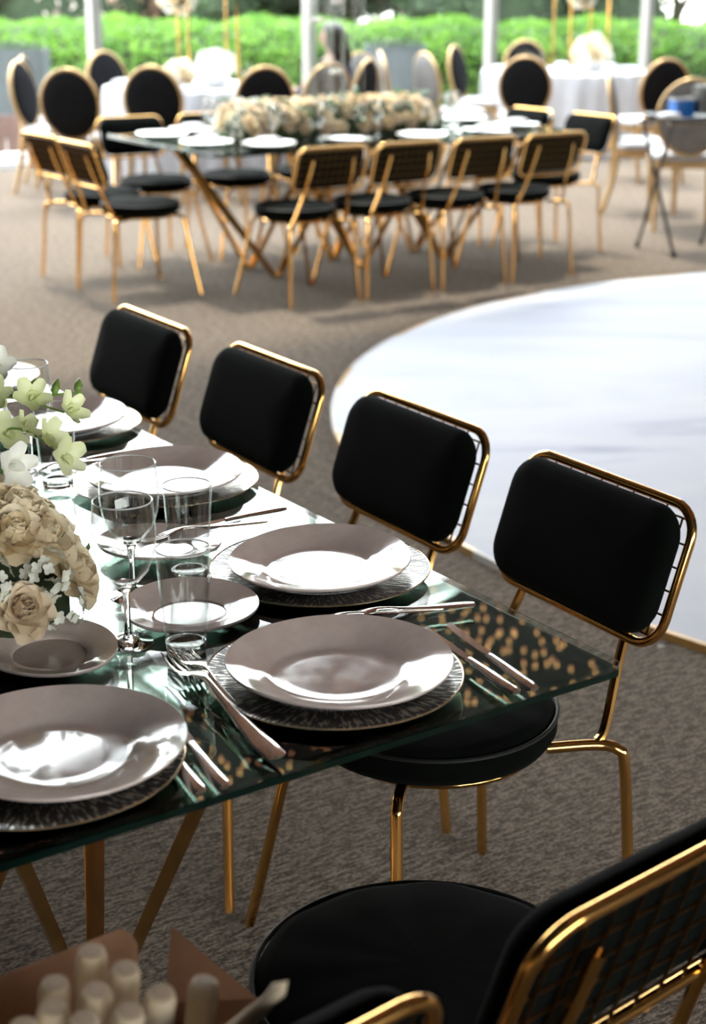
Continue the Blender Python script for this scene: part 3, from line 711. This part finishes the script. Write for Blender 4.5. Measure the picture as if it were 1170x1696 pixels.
# folded cards / napkins
b = MB(); b.loft([[(-.05, -.03, 0), (.05, -.03, 0), (.05, -.028, 0), (-.05, -.028, 0)], [(-.05, 0, .13), (.05, 0, .13), (.05, .002, .13), (-.05, .002, .13)], [(-.05, .03, 0), (.05, .03, 0), (.05, .032, 0), (-.05, .032, 0)]]); cd = b.build('menu_card', PORC, None, 20)
tag(cd, 'white folded card standing at the back of the flower mound', 'card'); cd.location = BG(1.34, .86, ZT); cd.rotation_euler = (0, 0, .3); cd.scale = (1.3, 1.3, 1.6)
b = MB(); b.loft([[(x, y, z) for x, y in rrect(.13 * k, .09 * k, .02, 3)] for z, k in ((0, 1), (.008, 1.05), (.02, .95), (.028, .6))]); nk = b.build('napkin', CLOTH); tag(nk, 'x', 'napkin'); napkin = Proto(nk)
for lab, p in {'on the plate at the left end, nearer the camera': BG(.19, .42, ZT + .0245), 'on the plate in front of the leftmost near chair': BG(.42, .18, ZT + .0245), 'on the far side plate, leftmost': BG(.45, 1.09, ZT + .0245), 'on the plate at the right end, nearer the camera': BG(2.24, .42, ZT + .0245), 'on the plate in front of the rightmost near chair': BG(1.86, .20, ZT + .0245)}.items():
    napkin('folded white napkin ' + lab, p, .5, 'white napkins on the background glass table')

# tall cylinder vases with floating candles
def vase(s, t_, r_, H, zc, lab):
    t = thing('cylinder_vase', lab, 'vase', BG(s, t_, ZT + .10), 0, 'tall glass cylinders in the background flowers')
    b = MB(); b.lathe([(0, 0), (r_, 0), (r_, H), (r_ - .003, H), (r_ - .003, .01), (0, .01)], 24); b.build('cylinder', TUBEG, t, 40)
    b = MB(); b.lathe([(0, zc), (r_ * .8, zc + .002), (r_ * .86, zc + .012), (r_ * .8, zc + .024), (0, zc + .026)], 20); b.build('candle', WAX, t, 60)
    return t
vase(.93, .60, .032, 1.30, .95, 'leftmost tall clear glass cylinder rising from the background flowers')
vase(1.02, .66, .045, .62, .50, 'tall glass cylinder with a white candle high up, second cylinder from the left')
vase(1.10, .58, .036, 1.10, .60, 'tall clear glass cylinder in the middle of the cylinder group')
vase(1.15, .68, .040, 1.2, .22, 'clear glass cylinder with a low white candle just above the flowers')
vase(1.26, .62, .032, 1.30, .85, 'rightmost tall clear glass cylinder rising from the background flowers')

# ================================================================== OVAL-BACK CHAIRS
def make_oval(panel):
    t = thing('oval_back_chair', 'x', 'chair')
    rec = lambda x, z: (x, -.215 - (z - .45) * .17, z)     # back plane leans backwards
    b = MB(); b.loft([[(x, y + .01, z) for x, y in rrect(w_, w_ * .98, .09, 6)] for z, w_ in ((.405, .46), (.45, .47))]); b.build('seat_rail', GOLDW, t)
    b = MB(); b.loft([[(x, y + .01, z) for x, y in rrect(w_, w_ * .98, .09, 6)] for z, w_ in ((.45, .45), (.465, .465), (.49, .46), (.508, .42), (.514, .3))]); b.build('cushion', CREAMF, t, 80)
    for sx in (-1, 1):
        b = MB(); b.tube([(sx * .19, .21, 0), (sx * .195, .205, .02), (sx * .195, .20, .3), (sx * .195, .195, .36), (sx * .195, .19, .42)], [.014, .013, .021, .025, .027], 10); b.build('leg', GOLDW, t)
        b = MB(); b.tube(bez([(sx * .20, -.30, 0), (sx * .195, -.235, .22), (sx * .19, -.205, .44)], 5), [.014, .015, .016, .017, .018, .019, .02, .021, .022, .023, .024], 10); b.build('leg', GOLDW, t)
        b = MB(); b.tube([rec(sx * .17, .43), rec(sx * .15, .50), rec(sx * .13, .565)], .015, 8); b.build('back_post', GOLDW, t)
    b = MB(); n = 40
    b.tube([rec(.212 * cos(2 * pi * k / n), .735 + .240 * sin(2 * pi * k / n)) for k in range(n)], .0145, 10, True); b.build('back_frame', GOLDW, t)
    b = MB()
    def lp(k_, d): return [(rec(.204 * k_ * cos(2 * pi * j / 32), .735 + .232 * k_ * sin(2 * pi * j / 32))[0], rec(0, .735 + .232 * k_ * sin(2 * pi * j / 32))[1] + d, .735 + .232 * k_ * sin(2 * pi * j / 32)) for j in range(32)]
    b.loft([lp(.5, -.028), lp(.9, -.023), lp(1, -.01), lp(1, .01), lp(.9, .028), lp(.5, .036)]); b.build('back_panel', panel, t, 80)
    return t
ov = Proto(make_oval(BLACKF)); ovg = Proto(make_oval(GREYF))
def face(p, target): return atan2(target[1] - p[1], target[0] - p[0]) - pi / 2
TLc = Vector((-1.27, 13.45, 0)); TRc = Vector((2.0, 15.75, 0))
gol = 'oval-backed gold chairs around the left round table'; gor = 'oval-backed gold chairs around the right round table'
for (x, y, lab, tgt, pr) in [(-2.26, 12.50, 'gold oval-back chair seen side-on at the far left edge', (-1.2, 12.25), ov), (-1.95, 11.80, 'black oval-back chair turned three-quarters, second from the left edge', (-1.6, 14.), ov),
        (-2.36, 13.3, 'oval-back chair by the window showing only its pale rounded top, upper left', (-1.27, 13.3), ov), (-1.42, 12.15, 'black oval-back chair with its back to the camera before the left round table', (-1.27, 13.45), ov),
        (-1.93, 14.05, 'black oval-back chair behind the left side of the left round table', (-1.27, 13.45), ov), (-.72, 12.15, 'black oval-back chair top right before the left round table, beside the flower mound', (-1.1, 13.45), ov),
        (-.36, 12.55, 'grey oval-back chair just left of the tall glass cylinders', (-1.2, 13.7), ovg)]:
    pr(lab, (x, y, 0), face((x, y), tgt), gol)
for (x, y, lab, tgt, pr) in [(.25, 13.9, 'grey oval-back chair right of the glass cylinders, seen obliquely', (.9, 13.2), ovg), (.52, 14.45, 'narrow side-on oval-back chair behind the white card', (1.6, 14.6), ovg),
        (.86, 14.3, 'oval-back chair seen side-on left of the right round table', (2.0, 14.9), ovg), (1.22, 15.55, 'black oval-back chair facing right beside the window post', (2.0, 15.2), ov),
        (1.45, 13.8, 'black oval-back chair with its back to the camera before the right round table', (1.8, 15.7), ov), (1.75, 16.7, 'black oval-back chair behind the right round table', (1.75, 14.2), ov),
        (2.40, 13.45, 'black oval-back chair at the right, just left of the tray', (1.9, 15.0), ov)]:
    pr(lab, (x, y, 0), face((x, y), tgt), gor)
gr_ = 'gold chairs by the tray stand at the right edge'
ovg('gold oval-back chair seen side-on with a cream seat, left of the tray stand', (2.08, 11.55, 0), face((2.08, 11.55), (3.5, 11.3)), gr_)
ovg('cream-seated gold chair behind the tray stand', (2.02, 10.55, 0), face((2.02, 10.55), (2.2, 14)), gr_) if False else None
ovg('gold oval-back chair with its back to the camera behind the black tray', (2.20, 10.85, 0), face((2.20, 10.85), (2.5, 14)), gr_)

# ================================================================== ROUND TABLES
def round_table(c, R, lab, seed, z=.745):
    t = thing('round_table', lab, 'table', c, 0, 'round white-clothed tables by the glass wall')
    b = MB(); b.lathe([(0, z - .03), (R, z - .03), (R, z), (0, z)], 48); b.build('tabletop', POSTM, t)
    b = MB(); b.tube([(0, 0, 0), (0, 0, .72)], .04, 10); b.lathe([(0, 0), (.25, 0), (.25, .02), (.05, .05), (0, .05)], 16); b.build('pedestal', TUBEM, t)
    n = 144; rd_ = random.Random(seed); loops = []
    ph = [rd_.uniform(-.5, .5) for _ in range(n)]
    for (r_, zz, amp) in ((.001, z + .003, 0), (R * .97, z + .003, 0), (R + .006, z, 0), (R + .012, z - .02, .004), (R + .02, z - .2, .014), (R + .03, z - .45, .026), (R + .04, .012, .036)):
        loops.append([((r_ + amp * sin(22 * 2 * pi * k / n + sin(5 * 2 * pi * k / n) * 2)) * cos(2 * pi * k / n), (r_ + amp * sin(22 * 2 * pi * k / n + sin(5 * 2 * pi * k / n) * 2)) * sin(2 * pi * k / n), zz) for k in range(n)])
    b = MB(); b.loft(loops, True, False)
    cl = b.build('tablecloth', CLOTH, None, 60); cl.location = c; tag(cl, 'floor-length white pleated cloth over the ' + lab.split(' round table')[0] + ' round table', 'tablecloth')
    return t
round_table(TLc, .76, 'left round table under a white cloth by the glass wall', 1)
round_table(TRc, .78, 'right round table under a white cloth by the glass wall', 2)
def ball_flowers(name, lab, loc, R, n, src, seed, parent_cat='flowers'):
    t = thing(name, lab, parent_cat, loc); rd_ = random.Random(seed)
    b = MB(); b.lathe([(0, -R * .7), (R * .5, -R * .5), (R * .72, 0), (R * .5, R * .5), (0, R * .7)], 12); b.build('foam_core', CORE, t)
    for i in range(n):
        zz = 1 - 2 * (i + .5) / n; a = i * 2.4; d = Vector((sqrt(1 - zz * zz) * cos(a), sqrt(1 - zz * zz) * sin(a), zz))
        inst(src[i % len(src)], t, d * R * rd_.uniform(.85, 1.05), d, rd_.random() * 6, rd_.uniform(1.1, 1.6))
    return t
def gold_stand(lab, c, w_, H):
    t = thing('flower_stand', lab, 'stand', c, .3, 'tall gold flower stands')
    for sx in (-1, 1):
        for sy in (-1, 1):
            b = MB(); b.tube([(sx * w_, sy * w_, 0), (sx * w_, sy * w_, H)], .009, 8); b.build('rod', GOLD, t)
    b = MB()
    for z in (.004, H):
        b.tube([(w_, w_, z), (-w_, w_, z), (-w_, -w_, z), (w_, -w_, z)], .008, 6, True)
    b.box((0, 0, H + .01), (2 * w_, 2 * w_, .012)); b.build('top_frame', GOLD, t); return t
gold_stand('tall gold four-legged stand on the left round table', TLc + Vector((.09, 0, .750)), .20, .78)
gold_stand('tall gold four-legged stand on the right round table', TRc + Vector((.13, -.05, .750)), .19, .78)
ball_flowers('flower_ball', 'white flowers trailing from the gold stand on the left round table', TLc + Vector((-.14, -.05, .750 + .70)), .14, 26, [FM, RMl[0]], 3)
ball_flowers('flower_ball', 'pale flowers on the gold stand of the right round table', TRc + Vector((.13, -.05, .750 + .70)), .12, 24, [FM, RMl[1]], 4)
def low_flowers(lab, p, R, n, src, seed):
    t = thing('table_flowers', lab, 'flowers', p); rd_ = random.Random(seed)
    b = MB(); b.lathe([(0, 0), (R * .6, 0), (R * .9, R * .6), (R * .5, R * 1.3), (0, R * 1.5)], 12); b.build('vase', PORC, t)
    for i in range(n):
        zz = 1 - (i + .5) / n * 1.1; a = i * 2.4; q_ = sqrt(max(0, 1 - zz * zz)); d = Vector((q_ * cos(a), q_ * sin(a), zz))
        inst(src[i % len(src)], t, Vector((0, 0, R * .9)) + d * R, d, rd_.random() * 6, rd_.uniform(1.2, 1.9))
low_flowers('cream flower posy on the left round table', TLc + Vector((-.10, -.52, .750)), .10, 20, [RMl[0], FM], 6)
low_flowers('white orchid arrangement on the left round table', TLc + Vector((.16, -.30, .750)), .14, 26, [FM, OMW], 7)
low_flowers('white flower arrangement on the right round table', TRc + Vector((.22, -.2, .750)), .16, 28, [FM, RMl[0]], 8)
# place settings on the cloths
def make_shelled():
    t = thing('goblet', 'x', 'glass'); b = MB(); b.lathe([(0, 0), (.033, 0), (.03, .003), (.005, .008), (.004, .07), (.02, .08), (.04, .12), (.038, .19), (.036, .19), (.037, .12), (.018, .085), (0, .08)], 20); b.build('bowl_and_stem', TUBEG, t); return t
gob = Proto(make_shelled())
k = 0
for (c, nm) in ((TLc, 'left'), (TRc, 'right')):
    for i in range(8):
        a = i * pi / 4 + .5
        where = ['back right', 'back', 'back left', 'left', 'front left', 'front', 'front right', 'right'][i]
        gob('tall clear goblet at the %s of the %s round table' % (where, nm), c + Vector((.42 * cos(a), .42 * sin(a), .750)), 0, 'goblets on the round tables')
        napkin('white napkin folded at the %s of the %s round table' % (where, nm), c + Vector((.60 * cos(a + .2), .60 * sin(a + .2), .750)), a, 'white napkins on the round tables', 1.6)

# ================================================================== TRAY STAND, RIGHT
ts_ = thing('tray_stand', 'folding tray stand with crossed dark steel legs at the right edge', 'stand', (1.95, 9.85, 0), 0)
for (f1, t1) in (((1.763, 9.954), (1.90, 9.78)), ((1.917, 9.574), (1.76, 10.0))):
    b = MB(); d = Vector((f1[0] - 1.95, f1[1] - 9.85, .01)); e = Vector((t1[0] - 1.95, t1[1] - 9.85, .765)); b.tube([d, e], .011, 8); b.build('leg', TUBEM, ts_)
    b = MB(); b.tube([d + Vector((0, 0, -.01)), d + Vector((0, 0, .03))], .014, 8); b.build('foot_cap', PIPE, ts_)
    b = MB(); d2 = d + Vector((.42, .12, 0)); e2 = e + Vector((.42, .12, 0)); b.tube([d2, e2], .011, 8); b.build('leg', TUBEM, ts_)
    b = MB(); b.tube([e - Vector((.02, .005, 0)), e2 + Vector((.02, .005, 0))], .011, 8); b.build('top_bar', SILVER, ts_)
    b = MB(); b.tube([d2 + Vector((0, 0, -.01)), d2 + Vector((0, 0, .03))], .014, 8); b.build('foot_cap', PIPE, ts_)
b = MB(); loops = [[(x, y, z) for x, y in rrect(w_, h_, .12, 6)] for z, w_, h_ in ((0, .52, .40), (.006, .60, .48), (.03, .64, .52), (.033, .63, .51), (.012, .58, .46), (.009, .5, .38))]
b.loft(loops); tr = b.build('serving_tray', TRAYM, None, 40); tag(tr, 'black oval serving tray lying on the folding stand', 'tray'); tr.location = (2.12, 9.95, .777); tr.rotation_euler = (0, 0, .3)
bx = thing('blue_crate', 'small blue plastic crate with a white rim on the black tray', 'crate', (1.975, 9.93, .7865), .35)
b = MB(); o_, i_ = rrect(.13, .10, .015, 3), rrect(.118, .088, .012, 3)
b.loft([[(x, y, 0) for x, y in o_], [(x, y, .105) for x, y in o_], [(x, y, .105) for x, y in i_], [(x, y, .006) for x, y in i_]]); b.build('body', BLUE, bx, 30)
b = MB(); b.loft([[(x * k_, y * k_, z) for x, y in o_] for z, k_ in ((.1052, 1.03), (.118, 1.06))] + [[(x * k_, y * k_, z) for x, y in i_] for z, k_ in ((.118, 1), (.1052, .98))]); b.build('rim', CREAMF, bx, 30)
jg = thing('glass_jug', 'clear square glass container behind the blue crate on the tray', 'jug', (2.12, 9.95, .7865), .3)
b = MB(); b.loft([[(x, y, z) for x, y in rrect(.15 * k_, .13 * k_, .02, 4)] for z, k_ in ((0, .9), (.02, .95), (.23, 1), (.25, 1.06), (.25, 1.0), (.03, .9))]); b.build('body', TUBEG, jg, 30)
b = MB(); b.loft([[(x, y, z) for x, y in rrect(.13, .11, .02, 4)] for z in (.031, .19)]); b.build('contents', TUBEM, jg, 30)
b = MB(); b.lathe([(0, 0), (.06, 0), (.095, .05), (.09, .052), (.055, .006), (0, .006)], 24); bo = b.build('metal_bowl', SILVER); tag(bo, 'upturned-edge steel bowl on the tray at the right picture edge', 'bowl'); bo.location = (2.30, 9.98, .7865)
napkin('crumpled pale napkin at the left corner of the black tray', (1.885, 9.82, .80), .4, 'tray napkin')

# ================================================================== PERSON
def person(lab, loc, rz):
    t = thing('person', lab, 'person', loc, rz)
    me = bpy.data.meshes.new('body')
    J = [((0, 0, .50), .13), ((0, .0, .64), .115), ((0, -.01, .80), .12), ((0, -.01, .93), .10), ((0, .0, 1.0), .05), ((0, .02, 1.05), .05),   # 0-5 pelvis..neck
         ((0, .035, 1.10), .078), ((0, .035, 1.17), .082), ((0, .03, 1.215), .06)]
    E_ = [(i, i + 1) for i in range(8)]
    for s in (-1, 1):
        b0 = len(J); J += [((s * .15, -.01, .945), .052), ((s * .20, .02, .80), .045), ((s * .22, .10, .68), .040), ((s * .17, .24, .72), .032), ((s * .13, .32, .75), .022), ((s * .12, .36, .755), .014)]
        E_ += [(3, b0)] + [(b0 + i, b0 + i + 1) for i in range(5)]
        b0 = len(J); J += [((s * .09, .05, .50), .085), ((s * .11, .40, .50), .065), ((s * .11, .43, .25), .05), ((s * .11, .42, .07), .035), ((s * .11, .52, .035), .03)]
        E_ += [(0, b0)] + [(b0 + i, b0 + i + 1) for i in range(4)]
    me.from_pydata([j[0] for j in J], E_, []); o = bpy.data.objects.new('body', me); C.objects.link(o)
    md = o.modifiers.new('skin', 'SKIN'); sv = me.skin_vertices[0].data
    for i, j in enumerate(J): sv[i].radius = (j[1], j[1]); sv[i].use_root = (i == 0)
    o.modifiers.new('sub', 'SUBSURF').levels = 2; o.modifiers['sub'].render_levels = 2
    bpy.context.view_layer.update(); dg = bpy.context.evaluated_depsgraph_get(); nm = bpy.data.meshes.new_from_object(o.evaluated_get(dg)); nm.name = 'body'
    bpy.data.objects.remove(o); nm.materials.clear(); nm.materials.append(SKIN); nm.polygons.foreach_set('use_smooth', [True] * len(nm.polygons))
    body = bpy.data.objects.new('body', nm); C.objects.link(body); body.parent = t
    # clothing shell
    bm = MB(); bm.loft([[(rx * cos(2 * pi * k / 24), oy + ry * sin(2 * pi * k / 24), z) for k in range(24)] for z, rx, ry, oy in ((.47, .20, .17, 0.02), (.62, .165, .14, 0), (.78, .175, .145, -.01), (.9, .20, .13, -.01), (.965, .16, .10, -.005), (1.0, .075, .07, 0))]); bm.build('shirt', NAVY, t, 80)
    for s in (-1, 1):
        bm = MB(); bm.tube(bez([(s * .14, -.01, .945), (s * .20, .02, .80), (s * .22, .10, .68), (s * .175, .23, .715)], 5), [.07 - .0016 * i for i in range(16)], 12); bm.build('sleeve', NAVY, t, 80)
        bm = MB(); bm.tube(bez([(s * .08, .0, .50), (s * .11, .40, .50), (s * .11, .43, .25), (s * .11, .42, .08)], 5), [.10 - .003 * i for i in range(16)], 12); bm.build('trouser_leg', NAVY, t, 80)
        bm = MB(); bm.lathe([(0, -.022), (.012, -.014), (.016, .005), (.01, .022), (0, .026)], 10, (s * .083, .03, 1.135)); bm.build('ear', SKIN, t)
        bm = MB(); bm.lathe([(0, -.009), (.012, -.004), (.012, .004), (0, .009)], 10, (s * .032, .112, 1.15)); bm.build('eye', HAIR, t)
    bm = MB(); bm.tube([(0, .11, 1.155), (0, .13, 1.125), (0, .115, 1.115)], [.009, .014, .008], 8); bm.build('nose', SKIN, t)
    bm = MB(); bm.tube([(-.022, .107, 1.085), (0, .114, 1.085), (.022, .107, 1.085)], .006, 6); bm.build('mouth', ROSEB, t)
    hl = []
    for (z, r1, yo) in ((.93, .06, -.075), (1.0, .095, -.055), (1.08, .103, -.02), (1.16, .104, .0), (1.215, .092, .01), (1.25, .055, .015), (1.26, .01, .015)):
        hl.append([(r1 * cos(2 * pi * k / 24), min(yo + r1 * 1.02 * sin(2 * pi * k / 24), .085 if z > 1.19 else (.035 if z > 1.02 else -.03)), z) for k in range(24)])
    bm = MB(); bm.loft(hl); bm.build('hair', HAIR, t, 80)
    return t
person('person with long dark hair in dark clothes seated beyond the glass cylinders', (-.16, 13.15, 0), radians(65))
ov('black oval-back chair the dark-haired person sits on', (-.155, 13.14, 0), radians(65), gol)

# ================================================================== CARDBOARD BOX OF TUBES
BXM = Matrix.Translation((-.2716, 1.2261, 0)) @ Matrix.Rotation(radians(40.6), 4, 'Z')   # the box stands on the seat of the chair there
bc = BXM @ Vector((-.025, -.06, .4965))
cbx = thing('cardboard_box', 'open brown cardboard box of cream tubes on the chair seat at bottom left', 'box', bc, radians(40.6))
b = MB(); W_, D_, H_ = .33, .18, .135
for (c_, d_) in (((0, -D_ / 2, H_ / 2), (W_, .005, H_)), ((0, D_ / 2, H_ / 2), (W_, .005, H_)), ((-W_ / 2, 0, H_ / 2), (.005, D_, H_)), ((W_ / 2, 0, H_ / 2), (.005, D_, H_)), ((0, 0, .003), (W_, D_, .006))): b.box(c_, d_)
b.build('box_wall', KRAFT, cbx, 30)
def flap(pts):
    V = [Vector(p) - Vector((-.025, -.06, .4965)) for p in pts]; nrm = (V[1] - V[0]).cross(V[2] - V[0]).normalized() * .0035
    b = MB(); b.loft([[p - nrm * .5 for p in V], [p + nrm * .5 for p in V]]); return b.build('flap', KRAFT, cbx, 30)
flap([(-.19, .032, .632), (.112, .032, .632), (.133, .064, .688), (.129, .070, .700), (.120, .074, .706), (-.20, .078, .712)])
flap([(.142, .030, .632), (.142, -.10, .632), (.205, -.036, .645), (.163, .047, .703)])
flap([(-.19, .03, .632), (-.19, -.15, .632), (-.26, -.15, .66), (-.26, .03, .66)])
def make_tubeitem(pointed):
    t = thing('paper_tube', 'x', 'tube'); r_ = .0132
    b = MB(); b.lathe([(0, 0), (r_, 0), (r_, .004), (r_ * .97, .24), (r_ * 1.03, .27), (r_ * 1.04, .29), (r_ * .85, .298)] + ([(r_ * .62, .325), (r_ * .42, .345), (r_ * .55, .358), (0, .37)] if pointed else [(0, .2982)]), 20); b.build('paper_body', CREAMT, t, 50)
    if not pointed:
        b = MB(); b.lathe([(0, .2986), (r_ * .66, .2986), (r_ * .7, .2996), (0, .3000)], 16); b.build('end_cap', TIPM, t)
    return t
tubeP = Proto(make_tubeitem(False)); tubeQ = Proto(make_tubeitem(True))
gtb = 'cream paper tubes standing in the cardboard box'
def stand_tube(pr, lab, top, base, L):
    o = pr(lab, (0, 0, 0), 0, gtb); a, c_ = Vector(top), Vector(base); d = (a - c_).normalized()
    o.matrix_world = BXM @ Matrix.Translation(a - d * L) @ d.to_track_quat('Z', 'Y').to_matrix().to_4x4()
for (x, y, z, lab) in [(.012, -.058, .797, 'tallest cream tube at the back of the box'), (-.036, -.078, .797, 'cream tube at the back left of the box, beside the tallest'), (-.018, -.115, .801, 'cream tube with a round hollow end just below the tallest'),
        (.020, -.099, .797, 'cream tube right of the hollow-ended one'), (-.056, -.110, .800, 'cream tube left of the hollow-ended one'), (-.046, -.141, .800, 'cream tube in the middle of the front row'),
        (-.013, -.156, .801, 'cream tube right of the middle in the front row'), (.024, -.147, .797, 'short cream tube between the two flaps'), (-.087, -.116, .800, 'lowest cream tube at the front left')]:
    stand_tube(tubeP, lab, (x, y, z), (x * .9, -.055 + (y + .11) * .6, .505), .300)
stand_tube(tubeP, 'cream tube leaning before the right flap, with a dark end', (.088, -.118, .764), (.055, -.10, .50), .30)
stand_tube(tubeQ, 'cream tube with a narrow pointed tip leaning out over the right side of the box', (.108, -.210, .803), (-.04, -.09, .58), .37)

# paper scrap on the carpet
b = MB(); b.add([(-.01, -.006, .001), (.01, -.004, .004), (.009, .006, .001), (-.008, .005, .006)], [(0, 1, 2, 3)]); b.add([(-.01, -.006, 0), (.01, -.004, .003), (.009, .006, 0), (-.008, .005, .005)], [(3, 2, 1, 0)])
sc_ = b.build('paper_scrap', PORC); tag(sc_, 'tiny white paper scrap on the carpet beside the dance floor edge', 'scrap'); sc_.location = (.775, 3.70, .001)

# ================================================================== OUTDOORS
def leaves(b, n, samp, size, rd_):
    for i in range(n):
        p = samp(); s_ = size * rd_.uniform(.6, 1.3); d = Vector((rd_.uniform(-1, 1), rd_.uniform(-1, 1), rd_.uniform(-.2, 1))).normalized(); u = d.cross(Vector((rd_.uniform(-1, 1), rd_.uniform(-1, 1), rd_.uniform(-1, 1)))).normalized(); v = d.cross(u)
        b.add([p - u * s_ * .5, p + v * s_ * .28 + d * .1 * s_, p + u * s_ * .5, p - v * s_ * .28 + d * .1 * s_], [(0, 1, 2, 3)])
rh = random.Random(9)
hg = thing('hedge', 'long clipped green hedge outside the glass wall, sunlit on top', 'hedge', (-1.5, 20.95, -.1))
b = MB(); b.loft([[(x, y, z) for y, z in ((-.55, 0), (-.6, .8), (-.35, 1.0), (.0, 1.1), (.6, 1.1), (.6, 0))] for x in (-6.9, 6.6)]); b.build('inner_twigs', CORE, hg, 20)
def hs():
    x = rh.uniform(-7, 6.7); r_ = rh.random(); wob = .03 * sin(x * 3.1) + .03 * sin(x * 7.3)
    if r_ < .50: return Vector((x, -.62 + rh.uniform(-.07, .05), rh.uniform(0, .85)))
    if r_ < .75: k_ = rh.random(); return Vector((x, -.65 + .35 * k_ + rh.uniform(-.05, .05), .82 + .28 * k_ + wob + rh.uniform(-.06, .06)))
    k_ = rh.random(); return Vector((x, -.3 + .9 * k_, 1.12 + wob + rh.uniform(-.06, .07)))
b = MB(); leaves(b, 26000, hs, .075, rh); b.build('foliage', HEDGE, hg, flat=True, kind='stuff')
def shrub(lab, c, R, H, mat, seed, n=6500):
    t = thing('shrub', lab, 'shrub', c, 0, 'trees and shrubs beyond the hedge'); rs = random.Random(seed)
    b = MB()
    for k in range(3): b.tube(bez([(rs.uniform(-.1, .1), rs.uniform(-.1, .1), 0), (rs.uniform(-.3, .3), 0, H * .4), (rs.uniform(-R, R) * .6, rs.uniform(-.3, .3), H * .8)], 4), [.09, .085, .08, .07, .06, .05, .04, .03, .02], 7)
    b.build('trunk', BARK, t)
    cl = [(rs.uniform(-R, R) * .75, rs.uniform(-.5, .5), rs.uniform(.35, .95) * H, rs.uniform(.35, .65) * R) for _ in range(9)]
    def sm():
        c_ = cl[rs.randrange(9)]; v = Vector((rs.gauss(0, 1), rs.gauss(0, 1), rs.gauss(0, 1))).normalized() * c_[3] * rs.uniform(.6, 1.05); return Vector((c_[0] + v.x, c_[1] + v.y * .8, max(.1, c_[2] + v.z * .8)))
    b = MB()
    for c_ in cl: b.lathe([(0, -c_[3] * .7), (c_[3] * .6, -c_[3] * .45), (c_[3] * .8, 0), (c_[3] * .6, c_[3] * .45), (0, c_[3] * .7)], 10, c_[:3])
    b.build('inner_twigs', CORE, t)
    b = MB(); leaves(b, n, sm, .13, rs); b.build('foliage', mat, t, flat=True, kind='stuff')
for i, (x, y, R, H, m_, lab) in enumerate([(-5.2, 23.5, 1.6, 2.6, BLUSHL, 'pale blossom shrub beyond the hedge at the far left'), (-3.2, 24.2, 1.5, 2.9, RUST, 'russet leafed shrub beyond the hedge, upper left'), (-1.2, 23.2, 1.5, 2.6, DEEP, 'dark green shrub beyond the hedge left of the middle post'),
        (.8, 24.0, 1.6, 2.8, DEEP, 'dark green shrub beyond the hedge behind the glass cylinders'), (2.9, 23.4, 1.6, 2.9, DEEP, 'dark green shrub beyond the hedge right of the middle'), (4.9, 24.2, 1.7, 3.0, DEEP, 'dark green shrub beyond the hedge at the right'), (-2.2, 26.5, 1.6, 3.2, RUST, 'russet shrub further back between two others, left'), (1.8, 26.5, 1.5, 3.0, RUST, 'russet shrub further back between two dark ones, centre'), (6.6, 23.2, 1.3, 2.6, DEEP, 'dark green shrub at the far right beyond the hedge'), (-.2, 25.8, 1.9, 3.4, DEEP, 'tall dark shrub furthest back, left of the glass cylinders'), (3.8, 26.2, 2.0, 3.4, DEEP, 'tall dark shrub furthest back at the right'), (1.4, 23.0, 1.2, 2.7, DEEP, 'dark green shrub close behind the hedge, right of the glass cylinders')]):
    shrub(lab, (x, y, -.12), R, H, m_, 40 + i)
# low brown boards outside at the left and grey planters
lb = thing('board_fence', 'low brown board fence outside the glass at the left', 'fence', (-3.3, 15.5, -.12), .35)
for k in range(14):
    b = MB(); b.box((-1.3 + k * .2, 0, .23), (.19, .03, .46)); b.build('board', BROWNP, lb)
b = MB(); b.box((0, .03, .35), (2.8, .03, .06)); b.build('rail', BROWNP, lb)
for (x, y, lab) in ((-3.75, 18.3, 'pale grey rectangular planter outside at the left behind the brown boards'), (.48, 19.6, 'pale grey rectangular planter outside behind the grey chairs, right of centre')):
    t = thing('planter', lab, 'planter', (x, y, -.12), 0, 'grey planters outside'); b = MB(); o_, i_ = rrect(.7, .4, .02, 2), rrect(.62, .32, .02, 2)
    b.loft([[(p[0], p[1], 0) for p in o_], [(p[0] * 1.04, p[1] * 1.04, .95) for p in o_], [(p[0] * 1.04, p[1] * 1.04, .95) for p in i_], [(p[0], p[1], .85) for p in i_]]); b.build('trough', GREYOUT, t, 30)
    b = MB(); leaves(b, 500, lambda: Vector((rh.uniform(-.3, .3), rh.uniform(-.15, .15), .86 + rh.random() * .15)), .07, rh); b.build('foliage', DEEP, t, flat=True, kind='stuff')
# sheer curtain gathered at the right
b = MB(); n = 60; P0 = [(k / n * .9, .05 * sin(k * .9)) for k in range(n + 1)]
V = []; F = []
for z in (0.02, 5.8):
    for (x, y) in P0: V.append((x, y, z))
for k in range(n): F.append((k, k + 1, n + 2 + k, n + 1 + k))
b.add(V, F); cu = b.build('curtain', leaf_mat('sheer_white_curtain', (.6, .6, .6), (.72, .72, .72), .5)); cu['kind'] = 'structure'; cu.name = 'trim_1'
cu.location = wall_pt(8.75, -.25); cu.rotation_euler = (0, 0, WA)
# any flower prototype never placed is removed
for o, used in protos.items():
    if not used: bpy.data.objects.remove(o)
